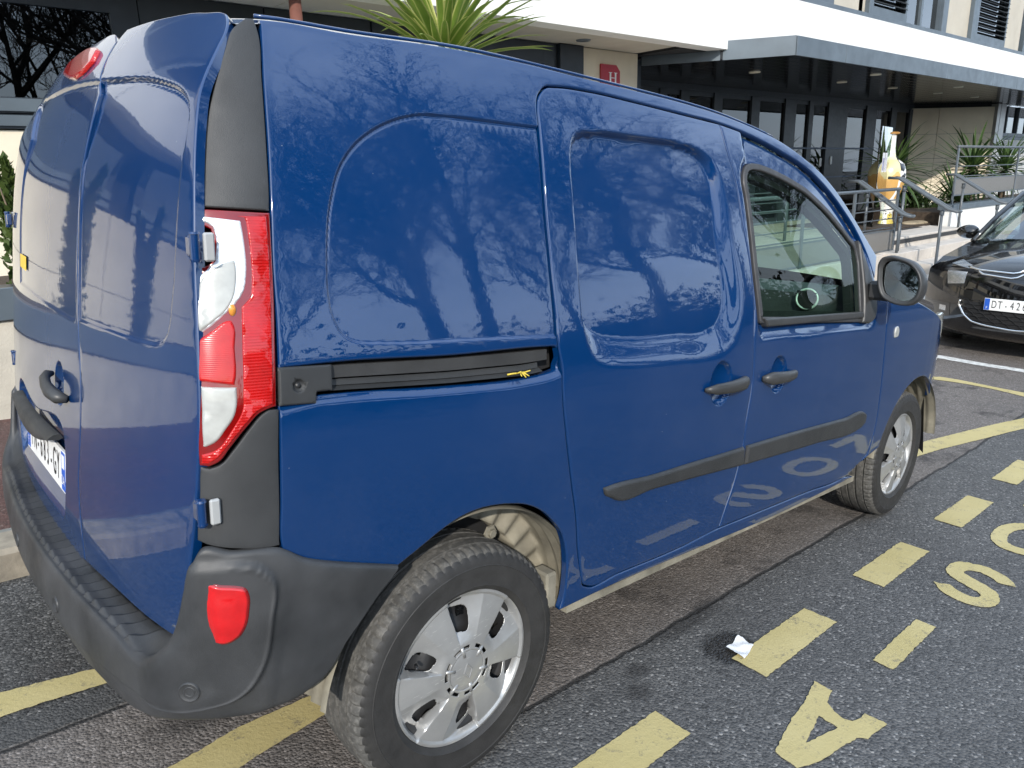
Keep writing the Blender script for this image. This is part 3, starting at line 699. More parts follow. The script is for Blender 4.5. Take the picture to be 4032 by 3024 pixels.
mb = MB(); mb.box(1.08, 1.16, -.76, -.20, .98, 1.06)
# dashboard with round vent, seats, steering wheel
mb = MB()
dash = [(1.86, .70), (1.84, 1.00), (1.88, 1.12), (1.98, 1.155), (2.30, 1.115), (2.32, .70)]
mb.prism([(p_[0], p_[1]) for p_ in dash], -.78, .78, axis=1)
v = np.array(mb.v); v = np.stack([v[:, 2], v[:, 1], v[:, 0]], 1) if abs(np.array(mb.v)[:, 2]).max() > 1.5 else v
dsh = mesh_obj('dashboard', v, mb.f, M_GREYDASH, VAN)
mb = MB(); mb.lathe([(.034, 0), (.036, .012), (.042, .014), (.044, .006), (.044, -.03), (.034, -.03), (.034, 0)], 32, axis='x')
vent = mb.build('air_vent', simple('vent_ring', (.62, .66, .62), .3, metal=.3), dsh, True, loc=(1.855, -.715, 1.100)); vent.rotation_euler = (0, R(12), R(25)); vent.scale = (-1, 1, 1)
mb = MB()
for k in range(-2, 3): mb.box(-.004, .006, -.034, .034, k * .013 - .002, k * .013 + .002)
mb.box(-.03, -.028, -.034, .034, -.034, .034)
mb.build('vent_slats', M_DARK, dsh, loc=(1.862, -.715, 1.100))
for s_ in (-1, 1):
    mb = MB(); mb.box(1.16, 1.62, s_ * .42 - .25, s_ * .42 + .25, .55, .78, bev=.05); mb.box(1.08, 1.20, s_ * .42 - .23, s_ * .42 + .23, .70, 1.22, bev=.05); mb.box(1.08, 1.17, s_ * .42 - .12, s_ * .42 + .12, 1.24, 1.42, bev=.035)
    mb.build('seat', simple('dark_seat_fabric', (.02, .021, .023), .9), VAN)
mb = MB(); mb.lathe([(.18 + .013 * math.cos(a), .013 * math.sin(a)) for a in np.linspace(0, 2 * math.pi, 9)[:-1]], 32, axis='x', closed=True)
mb.tube([(0, -.17, 0), (0.02, 0, -.02), (0, .17, 0)], .014, 8)
sw = mb.build('steering_wheel', M_DARK, VAN, True, loc=(1.74, .38, 1.06)); sw.rotation_euler = (0, R(25), 0)

# wing mirrors
def mirror_unit(s_):
    hull = []; mb = MB()
    ring = [(-.930, 1.258), (-.940, 1.276), (-.962, 1.284), (-1.005, 1.279), (-1.050, 1.263), (-1.078, 1.235), (-1.094, 1.198), (-1.096, 1.160), (-1.088, 1.130), (-1.066, 1.108), (-1.035, 1.102), (-.985, 1.112), (-.955, 1.130), (-.938, 1.165), (-.930, 1.215)]
    pr = resample(ring, .012, 90)[::-1]
    cy, cz = pr[:, 0].mean(), pr[:, 1].mean()
    lay = [(.012, .80), (.002, .86), (-.004, .94), (.000, 1.0), (.03, 1.02), (.065, .97), (.090, .82), (.104, .55), (.108, .12)]
    v, f = [], []; k = len(pr)
    for dx, sc in lay:
        for a, b in pr: v.append((1.965 + dx + .10 * (cy - a) * .0, cy + (a - cy) * sc, cz + (b - cz) * sc))
    for i in range(len(lay) - 1):
        for j in range(k): f.append((i * k + j, i * k + (j + 1) % k, (i + 1) * k + (j + 1) % k, (i + 1) * k + j))
    f.append(tuple(range((len(lay) - 1) * k, len(lay) * k)))
    v = np.array(v); v[:, 1] *= -s_
    if s_ > 0: f = [t[::-1] for t in f]
    hs = mesh_obj('wing_mirror', v, f, M_TRIM, VAN, smooth=True)
    g = [(1.972, cy + (a - cy) * .83, cz + (b - cz) * .83) for a, b in pr]
    g = [(x - .10 * 0, -s_ * y, z) for x, y, z in g]
    g = [(x + .06 * (z - cz), y, z) for x, y, z in g]
    gm = mesh_obj('mirror_glass', [(1.968, -s_ * cy, cz)] + g, [(0, 1 + (j + 1) % k, 1 + j) if s_ < 0 else (0, 1 + j, 1 + (j + 1) % k) for j in range(k)], M_MIRROR, hs)
    # slight toe-in towards the driver
    for q in gm.data.vertices: q.co.x += .010 - .16 * (abs(q.co.y) - abs(cy)) * 1.0 * (1 if True else 0) * .25
    mb = MB(); arm = [(2.035, -.885, 1.085), (2.03, -.93, 1.10), (2.025, -.985, 1.115)]
    mb.box(1.995, 2.065, -.985 if s_ < 0 else .885, -.885 if s_ < 0 else .985, 1.108, 1.182, bev=.012)
    mb.build('mirror_arm', M_TRIM, hs)
    return hs
mirror_unit(-1); mirror_unit(1)
for mir in (False, True):
    panel('mirror_base', [(2.008, 1.335), (2.050, 1.235), (2.078, 1.150), (2.088, 1.085), (2.072, 1.035), (2.030, 1.016), (1.957, 1.020), (1.966, 1.060), (1.985, 1.180), (1.998, 1.262)], side_chart, M_TRIM, VAN, h=.02, r=.008, gap=0, off=.010, depth=.02, corner=60, mirror=mir)

# ---------------------------------------------------------------- rear: doors, lamps, trims
seamR = [tuple(q) for q in D['rd_seam']]
ed = [(-.7955, .607), (-.804, .637), (-.811, .70), (-.818, .760), (-.828, .819), (-.8375, .911), (-.8395, .963), (-.8385, 1.061), (-.8275, 1.194), (-.8115, 1.298), (-.7975, 1.405), (-.7775, 1.518), (-.7615, 1.603), (-.745, 1.671), (-.729, 1.712), (-.703, 1.738)]
topd = [(-.60, 1.762), (-.45, 1.776), (-.30, 1.784), (-.2, 1.787)]
rdo = [seamR[-1]] + [tuple(q) for q in D['rd_bottom']][1:] + ed + topd + seamR[:-1][0:]
win_r = resample(D['rd_stamp'], .01, 70); 
win_l = resample(D['ld_stamp'], .01, 70)
def dispRear(W_):
    def f(q):
        d = sdf(W_, q)
        top = sst(1.45, 1.6, q[:, 1]); bot = sst(1.15, 1.05, q[:, 1])
        return (.0030 + .0055 * top + .005 * bot) * sst(0, .011, d) + .003 * top * np.exp(-((d - .006) / .004) ** 2)
    return f
rdoor = \
    panel('rear_door', rdo, rear_chart, M_BLUE, VAN, disp=dispRear(win_r), fine=lambda q: np.abs(sdf(win_r, q) - .005) < .013, h=.018, fh=.0042, r=.003, gap=.0015)
rdoor['label'] = 'narrow right hand rear door'
mirr = lambda l: [(-a, b) for a, b in l]
ldo = [(seamR[0][0], seamR[0][1])] + seamR[1:] + [(-.15, .545), (.3, .556), (.66, .59)] + mirr(ed) + mirr(topd)[:-1] + [(.1, 1.792), (-.1, 1.79)]
rec = resample([(-.066, .825), (-.062, .68), (-.04, .61), (.30, .60), (.60, .615), (.63, .70), (.62, .832), (.3, .836)], .01, 100)
def dispL(q):
    z = dispRear(win_l)(q)
    z = z + .024 * sst(0, .013, sdf(rec, q)) * sst(.600, .690, q[:, 1])
    return z + roll_t(q, -.020, .960, .048, .058, .028)
ldoor = panel('rear_door', ldo, rear_chart, M_BLUE, VAN, disp=dispL, h=.018, r=.003, gap=.0015,
              fh=.0036, fine=lambda q: (np.abs(sdf(win_l, q) - .005) < .013) | (np.abs(sdf(rec, q) - .01) < .02) | (((q - [-.015, .957]) ** 2).sum(1) < .07 ** 2))
ldoor['label'] = 'wide left hand rear door with the number plate'
def rp(y, z, off=0.0):
    q = np.array([[y, z]]); return Vector((rear_chart.base(q) + rear_chart.nrm(q) * off)[0])
def rear_frame(y, z, off=0.0):
    """matrix with local x = towards the right of a viewer behind the van, local y up, local z out of the door"""
    q = np.array([[y, z]]); n = Vector(rear_chart.nrm(q)[0]); u = Vector((0, 0, 1)); x = u.cross(n).normalized(); u = n.cross(x)
    o = rp(y, z, off)
    return Matrix(((x.x, u.x, n.x, o.x), (x.y, u.y, n.y, o.y), (x.z, u.z, n.z, o.z), (0, 0, 0, 1)))
# handle on the wide door
mb = MB(); mb.tube([rp(.030, .978, .004), rp(.024, .977, .018), rp(.002, .971, .028), rp(-.032, .961, .032), rp(-.072, .950, .030), rp(-.106, .943, .021), rp(-.120, .940, .004)], [.006, .011, .012, .013, .016, .016, .009], 14)
mb.build('door_handle', M_TRIM, ldoor, True)
# hood over the plate
v = []; f = []
secs = np.linspace(0, 1, 25)
for i, t in enumerate(secs):
    y = .570 - .575 * t; zc = .818 - .006 * math.sin(t * math.pi)
    wz = .040 * (math.sin(math.pi * min(max(t, .02), .98)) ** .35)
    for (dz, of) in ((.008, -.004), (.006, .012), (-.003, .022), (-.020, .026), (-wz, .024), (-wz - .003, .012), (-.022, .002), (-.008, -.01)):
        v.append(rp(y, zc + dz * (1 if dz > 0 else min(1, wz / .040)), of))
n8 = 8
f = [(i * n8 + k, (i + 1) * n8 + k, (i + 1) * n8 + (k + 1) % n8, i * n8 + (k + 1) % n8) for i in range(24) for k in range(n8)] + [tuple(range(n8)), tuple(range(24 * n8 + n8 - 1, 24 * n8 - 1, -1))]
auto_smooth(mesh_obj('plate_light_hood', v, f, M_PLASTIC, ldoor), 50)
# number plate FN-683-GY, F band and 2A band
PF = rear_frame(.218, .729, -.012)
plate = MB()
pp = resample([(-.26, -.055), (.26, -.055), (.26, .055), (-.26, .055)], .02, 30)
plate.prism([tuple(q) for q in pp], -.003, .003)
pl = plate.build('number_plate', M_WHITE, ldoor); pl.matrix_local = PF
def on_plate(name, poly, mat, z=.0036, par=None):
    mb = MB(); mb.prism(poly, .002, z); return mb.build(name, mat, par)
on_plate('country_band', [(-.256, -.051), (-.215, -.051), (-.215, .051), (-.256, .051)], M_EUBLUE, par=pl)
on_plate('region_band', [(.215, -.051), (.256, -.051), (.256, .051), (.215, .051)], M_EUBLUE, par=pl)
def plate_text(txt, x, y, size, sx, mat, par, z=.0042, sy=1.0):
    v, f = text_mesh(txt, size)
    v = v * [sx, sy, 1] + [x, y, z]
    return mesh_obj('lettering', v, f, mat, par)
for ch, x in zip('FN-683-GY', np.linspace(-.178, .178, 9)):
    plate_text(ch, x, -.001, .105, .50 if ch != '-' else .45, M_INK, pl, sy=1.02)
plate_text('F', -.2355, -.03, .035, .9, M_WHITE, pl)
plate_text('2A', .2355, -.024, .036, .85, M_WHITE, pl)
on_plate('region_badge', [(.222, .008), (.249, .008), (.249, .044), (.222, .044)], M_WHITE, .0042, pl)
# third brake lamp
bl = panel('brake_lamp', [(.215, 1.724), (.222, 1.758), (.190, 1.764), (-.045, 1.758), (-.075, 1.748), (-.078, 1.722), (-.062, 1.714), (.19, 1.718)], rear_chart, M_RED, ldoor, h=.012, r=.008, gap=0, off=.010, depth=.02, corner=100, step=.006)
panel('sticker', [(.532, 1.249), (.412, 1.246), (.412, 1.206), (.532, 1.211)], rear_chart, M_YELLOW, ldoor, h=.02, r=0, gap=0, off=.0005, depth=.0004)
# corner trims and lamps on the right-hand and left-hand rear corner
LP = dict((k, D[k]) for k in ('lamp', 'lamp_red', 'lamp_upper_clear', 'lamp_ind', 'lamp_stop', 'lamp_rev', 'trim_low', 'trim_up'))
for mir in (False, True):
    panel('corner_trim', LP['trim_up'], side_chart, M_PLASTIC, VAN, h=.014, r=.0025, gap=.001, off=.002, mirror=mir, depth=.03)
    panel('corner_trim', LP['trim_low'], side_chart, M_PLASTIC, VAN, h=.014, r=.0025, gap=.001, off=.001, mirror=mir, depth=.03)
    lp = panel('tail_lamp', LP['lamp'], side_chart, M_DKRED, VAN, h=.012, r=.0025, gap=.0005, off=.003, mirror=mir, depth=.04, step=.005)
    panel('lamp_lens', LP['lamp_red'], side_chart, M_RED, lp, h=.010, r=.003, gap=.003, off=.0055, mirror=mir, depth=.006, step=.005, disp=lambda q: .0005 * np.sin(q[:, 1] * 700) ** 2)['label'] = 'ribbed red side band'
    panel('lamp_lens', LP['lamp_upper_clear'], side_chart, M_CHROME, lp, h=.010, r=.004, gap=.001, off=.0052, mirror=mir, depth=.006, step=.005)['label'] = 'clear upper cover over the reflector'
    panel('lamp_lens', LP['lamp_ind'], side_chart, M_CLEAR, lp, h=.008, r=.004, gap=.002, off=.0070, mirror=mir, depth=.006, step=.005, disp=lambda q: -.0025 * np.exp(-((q[:, 0] + .575) / .014) ** 4 - ((q[:, 1] - 1.222) / .026) ** 4))['label'] = 'clear indicator lens'
    panel('lamp_lens', LP['lamp_stop'], side_chart, M_STOP, lp, h=.010, r=.005, gap=.001, off=.0070, mirror=mir, depth=.006, step=.005)['label'] = 'red stop lens'
    panel('lamp_lens', LP['lamp_rev'], side_chart, M_CLEAR, lp, h=.010, r=.005, gap=.002, off=.0070, mirror=mir, depth=.006, step=.005, disp=lambda q: -.002 * np.exp(-((q[:, 0] + .588) / .014) ** 4 - ((q[:, 1] - 1.030) / .022) ** 4))['label'] = 'clear reversing lens'
    mb = MB(); s_ = 1 if mir else -1
    mb.lathe([(0, .003), (.004, .0025), (.0065, 0)], 12, axis='y')
    ab = mb.build('amber_spot', M_AMBER, lp, True, loc=(-.523, s_ * (float(side_y(-.523, 1.235)) + .009), 1.232)); ab.scale = (1, 1 if mir else -1, 1.6)
    # hinges: barrel, painted leaf and pale stop beside it
    for zz, xx, yy in ((1.340, -.570, .832), (.879, -.597, .854)):
        mb = MB(); a = (xx - .006, s_ * (yy + .002), zz)
        mb.tube([(a[0], a[1], zz - .021), (a[0], a[1], zz + .021)], .0078, 14); mb.tube([(a[0], a[1], zz + .021), (a[0], a[1], zz + .025)], [.0095, .008], 14); mb.tube([(a[0], a[1], zz - .025), (a[0], a[1], zz - .021)], [.008, .0095], 14)
        y0, y1 = sorted((s_ * (yy - .026), s_ * (yy - .003)))
        mb.box(xx - .012, xx + .002, y0, y1, zz - .018, zz + .018, bev=.003)
        hg = mb.build('hinge', M_BLUE, VAN)
        auto_smooth(hg, 40)
        mb = MB(); y0, y1 = sorted((s_ * (yy + .004), s_ * (yy + .014)))
        mb.box(xx + .006, xx + .024, y0, y1, zz - .024, zz + .024, bev=.003)
        mb.build('hinge_stop', M_GREYPL, hg)

# ---------------------------------------------------------------- rear bumper: cross-sections swept round the corner
SEC = [
 [(-.400,-.83,.470),(-.410,-.872,.462),(-.404,-.893,.478),(-.375,-.898,.51),(-.350,-.900,.545),(-.313,-.903,.585),(-.272,-.905,.63),(-.226,-.906,.672),(-.226,-.880,.674)],
 [(-.445,-.81,.455),(-.456,-.858,.444),(-.453,-.890,.462),(-.446,-.902,.51),(-.440,-.904,.55),(-.425,-.905,.60),(-.400,-.905,.65),(-.355,-.905,.716),(-.355,-.87,.718)],
 [(-.485,-.80,.452),(-.497,-.850,.441),(-.495,-.886,.460),(-.490,-.899,.51),(-.485,-.901,.55),(-.475,-.901,.605),(-.456,-.901,.665),(-.428,-.901,.745),(-.425,-.87,.748)],
 [(-.53,-.79,.450),(-.542,-.842,.440),(-.541,-.876,.460),(-.538,-.892,.51),(-.533,-.895,.55),(-.523,-.896,.61),(-.508,-.897,.68),(-.487,-.890,.780),(-.475,-.87,.782)],
 [(-.595,-.73,.442),(-.612,-.785,.430),(-.630,-.806,.448),(-.640,-.824,.49),(-.638,-.829,.53),(-.620,-.842,.60),(-.592,-.858,.68),(-.560,-.868,.788),(-.545,-.85,.790)],
 [(-.63,-.67,.425),(-.650,-.712,.412),(-.672,-.735,.430),(-.684,-.750,.475),(-.682,-.757,.52),(-.668,-.784,.575),(-.636,-.818,.65),(-.614,-.836,.788),(-.595,-.83,.790)],
 [(-.645,-.61,.405),(-.665,-.645,.392),(-.687,-.662,.412),(-.700,-.672,.460),(-.698,-.676,.520),(-.686,-.698,.550),(-.655,-.745,.572),(-.620,-.800,.64),(-.605,-.798,.645)],
 [(-.655,-.52,.385),(-.676,-.545,.370),(-.698,-.558,.395),(-.712,-.566,.455),(-.707,-.569,.532),(-.695,-.575,.554),(-.665,-.590,.553),(-.622,-.600,.557),(-.600,-.600,.557)],
 [(-.668,-.27,.365),(-.694,-.280,.350),(-.716,-.285,.375),(-.733,-.290,.445),(-.728,-.292,.532),(-.716,-.295,.554),(-.690,-.297,.551),(-.645,-.300,.553),(-.620,-.300,.553)],
 [(-.672,0,.360),(-.698,0,.345),(-.721,0,.37),(-.741,0,.44),(-.735,0,.532),(-.724,0,.554),(-.698,0,.551),(-.650,0,.553),(-.625,0,.553)]]
SEC = np.array(SEC); full = np.concatenate([SEC, (SEC[:-1] * [1, -1, 1])[::-1]])
def cat1(P, t):
    """Catmull-Rom through stations, P (n,...), t in [0,n-1]"""
    n = len(P); i = np.clip(np.floor(t).astype(int), 0, n - 2); u = (t - i).reshape(-1, *([1] * (P.ndim - 1)))
    p0 = P[np.maximum(i - 1, 0)]; p1 = P[i]; p2 = P[i + 1]; p3 = P[np.minimum(i + 2, n - 1)]
    return .5 * (2 * p1 + (p2 - p0) * u + (2 * p0 - 5 * p1 + 4 * p2 - p3) * u ** 2 + (3 * p1 - p0 - 3 * p2 + p3) * u ** 3)
dense = cat1(full, np.linspace(0, len(full) - 1, 1200))
L = np.concatenate([[0], np.cumsum(np.linalg.norm(np.diff(dense[:, 4], axis=0), axis=1))])
nu = 760
tt = np.interp(np.linspace(0, L[-1], nu), L, np.linspace(0, len(full) - 1, 1200))
rows = cat1(full, tt)                                               # (nu, 9, 3)
vs_ = np.concatenate([np.linspace(0, 2, 8)[:-1], np.linspace(2, 5, 90)[:-1], np.linspace(5, 7, 30)[:-1], np.linspace(7, 8, 4)])
Bm = np.swapaxes(cat1(np.swapaxes(rows, 0, 1), vs_), 0, 1)            # (nu, nv, 3)
gu = np.gradient(Bm, axis=0); gv = np.gradient(Bm, axis=1); Nn = np.cross(gv, gu); Nn /= np.linalg.norm(Nn, axis=2)[..., None] + 1e-9
s_arr = np.linspace(0, L[-1], nu)[:, None] * np.ones((1, len(vs_))); vv_ = np.ones((nu, 1)) * vs_[None]
yabs = np.abs(Bm[..., 1])
tread = sst(.70, .62, yabs) * sst(5.0, 5.35, vv_) * sst(6.95, 6.7, vv_)
ph = (s_arr / .046) % 1.0
dsp = tread * (.0105 * np.minimum(ph / .9, 1) * (ph < .9) - .003 * (ph >= .9))
# corner pod: proud of the corner, edged by a rounded rim
rim = resample([(-.70, .800), (-.616, .797), (-.562, .776), (-.515, .758), (-.497, .735), (-.503, .655), (-.523, .566), (-.548, .522), (-.576, .500), (-.613, .488), (-.70, .470)], .01, 60)
rd_ = sdf(rim, np.stack([Bm[..., 0].ravel(), Bm[..., 2].ravel()], 1)).reshape(Bm.shape[:2])
cornerw = sst(.70, .78, yabs)
dsp += cornerw * (.008 * sst(-.003, .004, rd_) + .0045 * np.exp(-(rd_ / .0045) ** 2)) * sst(.785, .765, Bm[..., 2])
low = .440 + .050 * sst(.3, .8, yabs)
dsp += (1 - cornerw) * .005 * sst(low - .010, low, Bm[..., 2]) * sst(5.2, 4.6, vv_) 
Bm = Bm + Nn * dsp[..., None]
nv = len(vs_)
bf = [(i * nv + j, (i + 1) * nv + j, (i + 1) * nv + j + 1, i * nv + j + 1) for i in range(nu - 1) for j in range(nv - 1)]
M_BUMP = simple('weathered_bumper_plastic', (.040, .041, .043), .50, var=.5, nscale=6, bumps=.15, bscale=700, spec=.5, col2=(.020, .021, .022))
bumper = mesh_obj('rear_bumper', Bm.reshape(-1, 3), [t[::-1] for t in bf], M_BUMP, VAN, smooth=True)
fogo = [(-.610, .740), (-.585, .734), (-.561, .729), (-.550, .724), (-.547, .714), (-.549, .684), (-.556, .655), (-.567, .637), (-.582, .628), (-.598, .628), (-.609, .633), (-.614, .643), (-.614, .69), (-.613, .732)]
_cb = Bm.reshape(-1, 3); _cb = _cb[(_cb[:, 0] > -.68) & (_cb[:, 0] < -.50) & (_cb[:, 2] > .58) & (_cb[:, 2] < .785) & (_cb[:, 1] < -.70)]
def bump_y(a, b):
    """depth of the bumper corner at (x, z), read from its own mesh"""
    out = np.empty(len(a))
    for i in range(0, len(a), 400):
        d2 = (a[i:i + 400, None] - _cb[None, :, 0]) ** 2 + (b[i:i + 400, None] - _cb[None, :, 2]) ** 2
        w = np.exp(-d2 / (2 * .007 ** 2)) + 1e-30
        out[i:i + 400] = (w * _cb[None, :, 1]).sum(1) / w.sum(1)
    return out
bump_chart = Chart(lambda a, b: np.stack([a, bump_y(a, b) - .002, b], 1), 1)
panel('fog_lamp', fogo, bump_chart, M_DKRED, bumper, h=.010, r=.004, gap=-.006, off=.001, depth=.02, corner=95, step=.004)
fl = panel('fog_lamp', fogo, bump_chart, M_FOG, bumper, h=.008, r=.004, gap=-.0025, off=.004, depth=.02, corner=95, step=.004, disp=lambda q: -.004 * np.exp(-((q[:, 0] + .580) / .022) ** 4 - ((q[:, 1] - .680) / .034) ** 4), )
panel('fog_lamp', fogo, bump_chart, M_DKRED, bumper, h=.010, r=.004, gap=-.003, off=.000, depth=.02, corner=95, step=.004, mirror=True)
for (px, py, pz) in ((-.636, -.832, .528), (-.738, -.235, .480), (-.738, .22, .480), (-.636, .832, .528)):
    k = int(np.argmin(((Bm.reshape(-1, 3) - [px, py, pz]) ** 2).sum(1))); c0 = Vector(Bm.reshape(-1, 3)[k]); nn = Vector(Nn.reshape(-1, 3)[k])
    mb = MB(); mb.lathe([(.0, -.002), (.0075, -.002), (.0085, .0015), (.011, -.0005), (.012, -.004), (.017, .0035), (.0195, .003), (.021, -.003)], 28, axis='z')
    so = mb.build('parking_sensor', M_BUMP, bumper, True); so.matrix_local = Matrix.Translation(c0) @ nn.to_track_quat('Z', 'Y').to_matrix().to_4x4()
    mb = MB(); mb.lathe([(0, -.0012), (.0072, -.0012)], 20); mb.build('sensor_face', M_DARK, so)
# ---------------------------------------------------------------- wheels
def tyre_mesh(parent, mat):
    Rr = .312
    prof = [(.196, .070), (.204, .088), (.214, .0945), (.217, .0975), (.221, .0965), (.250, .1015), (.268, .1010), (.270, .1022), (.272, .1008), (.275, .1005), (.290, .0955), (.298, .090), (.3035, .083), (.3068, .076), (.3085, .066)]
    tr = []
    y = .066; 
    for g0, g1 in ((.056, .050), (.022, .014), (-.014, -.022), (-.050, -.056)):
        top = Rr - .0006 * (abs(g0) / .07) ** 2 * 6
        tr += [(top - .0008, (y + g0) / 2), (top, g0 + .001), (top - .007, g0 - .001), (top - .007, g1 + .001), (top, g1 - .001)]
        y = g1
    half = prof + tr + [(r, -y) for r, y in prof[::-1]]
    n = 288; k = len(half); v = []; f = []
    for i in range(n):
        a = 2 * math.pi * i / n; c, s = math.cos(a), math.sin(a)
        for j, (r, yy) in enumerate(half):
            d = 0
            if i % 4 == 0 and (11 <= j <= 15 or k - 16 <= j <= k - 12): d = -.0042           # shoulder sipes
            if j in (10, 11, 12) and i % 4 in (1, 2): d += .0008
            # a tyre squats a little on the road
            z = (r + d) * s; zz = z if z > -.304 else -.304 + (z + .304) * .15
            v.append(((r + d) * c, yy, zz))
    for i in range(n):
        for j in range(k - 1): f.append((i * k + j, i * k + j + 1, ((i + 1) % n) * k + j + 1, ((i + 1) % n) * k + j))
    o = mesh_obj('tyre', v, f, mat, parent, smooth=True)
    return auto_smooth(o, 28)
m, nt, b = new_mat('tyre_rubber'); M_TYRE = m
co = tex_co(nt); n1 = noise(nt, co, 9, 6, .65); n2 = noise(nt, co, 60, 4, .7)
lk(nt, mixc(nt, ramp(nt, n2, [(.48, 0), (.75, .55)]), ramp(nt, n1, [(.3, (.050, .049, .046)), (.7, (.095, .091, .084))]), (.24, .23, .21)), b.inputs['Base Color'])
b.inputs['Roughness'].default_value = .78; b.inputs['Specular IOR Level'].default_value = .35
bump(nt, b, n2, .35, .004)
M_SIDEWALL = simple('tyre_sidewall', (.028, .027, .026), .62, var=.3, nscale=14, bumps=.15, bscale=220)
m, nt, b = new_mat('silver_hubcap_paint'); M_HUB = m
co = tex_co(nt); g = noise(nt, co, 7, 5, .6)
scr = nt.nodes.new('ShaderNodeTexNoise'); scr.inputs['Scale'].default_value = 30; scr.inputs['Detail'].default_value = 6
mp = nt.nodes.new('ShaderNodeMapping'); mp.inputs['Scale'].default_value = (1, 1, 9); mp.inputs['Rotation'].default_value = (0, .7, 0); lk(nt, co, mp.inputs['Vector']); lk(nt, mp.outputs[0], scr.inputs['Vector'])
sc_ = ramp(nt, scr.outputs['Fac'], [(.66, 0), (.70, 1)])
c1 = ramp(nt, g, [(.3, (.30, .30, .295)), (.7, (.42, .42, .41))])
lk(nt, mixc(nt, math_n(nt, 'MULTIPLY', sc_, .5), c1, (.75, .74, .70)), b.inputs['Base Color'])
b.inputs['Metallic'].default_value = .45; b.inputs['Roughness'].default_value = .33; b.inputs['Coat Weight'].default_value = .4; b.inputs['Coat Roughness'].default_value = .15

RC = .203
def hub_depth(r, ph):
    """height of the cover at polar (r, phase in its sixth), and the hole mask"""
    u = ph % 1.0
    q = r / RC
    dome = .020 * (1 - np.clip(q, 0, 1) ** 2) - .004
    # flat spoke from u=.00 to .38 (a little wider outside), facet rises from the hole to the next spoke
    e0 = .40 + .03 * (q - .5)
    w = np.clip((u - e0) / (1 - e0), 0, 1)                  # 0 at the steep edge, 1 at the next spoke
    inn = sst(.36, .50, q)
    out = sst(1.0, .90, q)
    dep = .028 * inn * out * sst(0, .045, w) * (1 - w) ** .9 * (.6 + .6 * sst(.45, .75, q)) 
    rimf = .006 * sst(.93, .97, q) * sst(1.0, .99, q)
    hole = (np.abs((w - .35 + .10 * (q - .66)) / .31) ** 4 + np.abs((q - .665 + .03 * w) / .165) ** 4) < 1
    return dome - dep + rimf, hole
def hubcap(parent):
    nr, na = 68, 720
    rr = np.linspace(.052, RC, nr); v = []; f = []
    hole = np.zeros((na, nr), bool)
    for i in range(na):
        z, hmask = hub_depth(rr, np.full(nr, 6 * i / na + .03))
        hole[i] = hmask
        a = 2 * math.pi * i / na
        for j in range(nr): v.append((rr[j] * math.cos(a), z[j], rr[j] * math.sin(a)))
    slotm = np.zeros((na, nr), bool)
    for i in range(na):
        ph = (6 * i / na + .10) % 1
        slotm[i, (rr / RC > .285) & (rr / RC < .335)] = .14 < ph < .86
    for i in range(na):
        for j in range(nr - 1):
            k = (i + 1) % na
            if hole[i, j] and hole[k, j] and hole[i, j + 1] and hole[k, j + 1]: continue
            if slotm[i, j] and slotm[k, j] and slotm[i, j + 1]: continue
            f.append((i * nr + j, i * nr + j + 1, k * nr + j + 1, k * nr + j))
    o = mesh_obj('hubcap', v, f, M_HUB, parent, smooth=True)
    sol = o.modifiers.new('thick', 'SOLIDIFY'); sol.thickness = .0022; sol.offset = -1
    auto_smooth(o, 30)
    # centre cap with six lug bumps and the lozenge badge
    mb = MB(); mb.lathe([(0, .0205), (.030, .0195), (.048, .0170), (.0545, .0150), (.057, .008)], 48, axis='y')
    c = mb.build('centre_cap', M_HUB, o, True)
    mb = MB()
    for i in range(6):
        a = 2 * math.pi * (i + .43) / 6
        mb.tube([(.040 * math.cos(a), .0150, .040 * math.sin(a)), (.068 * math.cos(a), .0130, .068 * math.sin(a))], [.0055, .0050], 10)
    mb.build('lug_cover', M_HUB, o, True)
    mb = MB()
    for A, B in ((((0, .021)), ((.0125, 0))), (((.0125, 0)), ((0, -.021))), (((0, -.021)), ((-.0125, 0))), (((-.0125, 0)), ((0, .021)))):
        mb.tube([(A[0], .0208, A[1]), (B[0], .0208, B[1])], .0016, 6)
    mb.build('badge', M_HUB, o)
    return o
def steel_disc(parent):
    nr, na = 20, 120; v, f = [], []; rr = np.linspace(.03, .196, nr)
    for i in range(na):
        a = 2 * math.pi * i / na
        for j in range(nr): v.append((rr[j] * math.cos(a), -.012 - .022 * math.sin(rr[j] * 42) * 0 + (.02 if rr[j] > .17 else 0) - .02 * sst(.10, .14, rr[j]), rr[j] * math.sin(a)))
    for i in range(na):
        for j in range(nr - 1):
            k = (i + 1) % na; rm = (rr[j] + rr[j + 1]) / 2; ph = ((i + .5) / na * 12) % 1
            if ((rm - .138) / .014) ** 2 + ((ph - .5) / .24) ** 2 < 1: continue
            f.append((i * nr + j, i * nr + j + 1, k * nr + j + 1, k * nr + j))
    o = mesh_obj('rim', v, f, M_STEEL, parent, smooth=True)
    mb = MB(); mb.lathe([(.10, -.10), (.10, -.055), (.0, -.055)], 32, axis='y'); mb.lathe([(.185, -.06), (.19, .0), (.196, .03)], 48, axis='y')
    mb.build('brake_drum', M_STEEL, parent, True)
    return o
def valve(parent):
    mb = MB(); mb.tube([(.128, .0, .086), (.136, .014, .091), (.139, .022, .093)], [.004, .0045, .0035], 8)
    mb.build('valve', M_STEEL, parent, True)
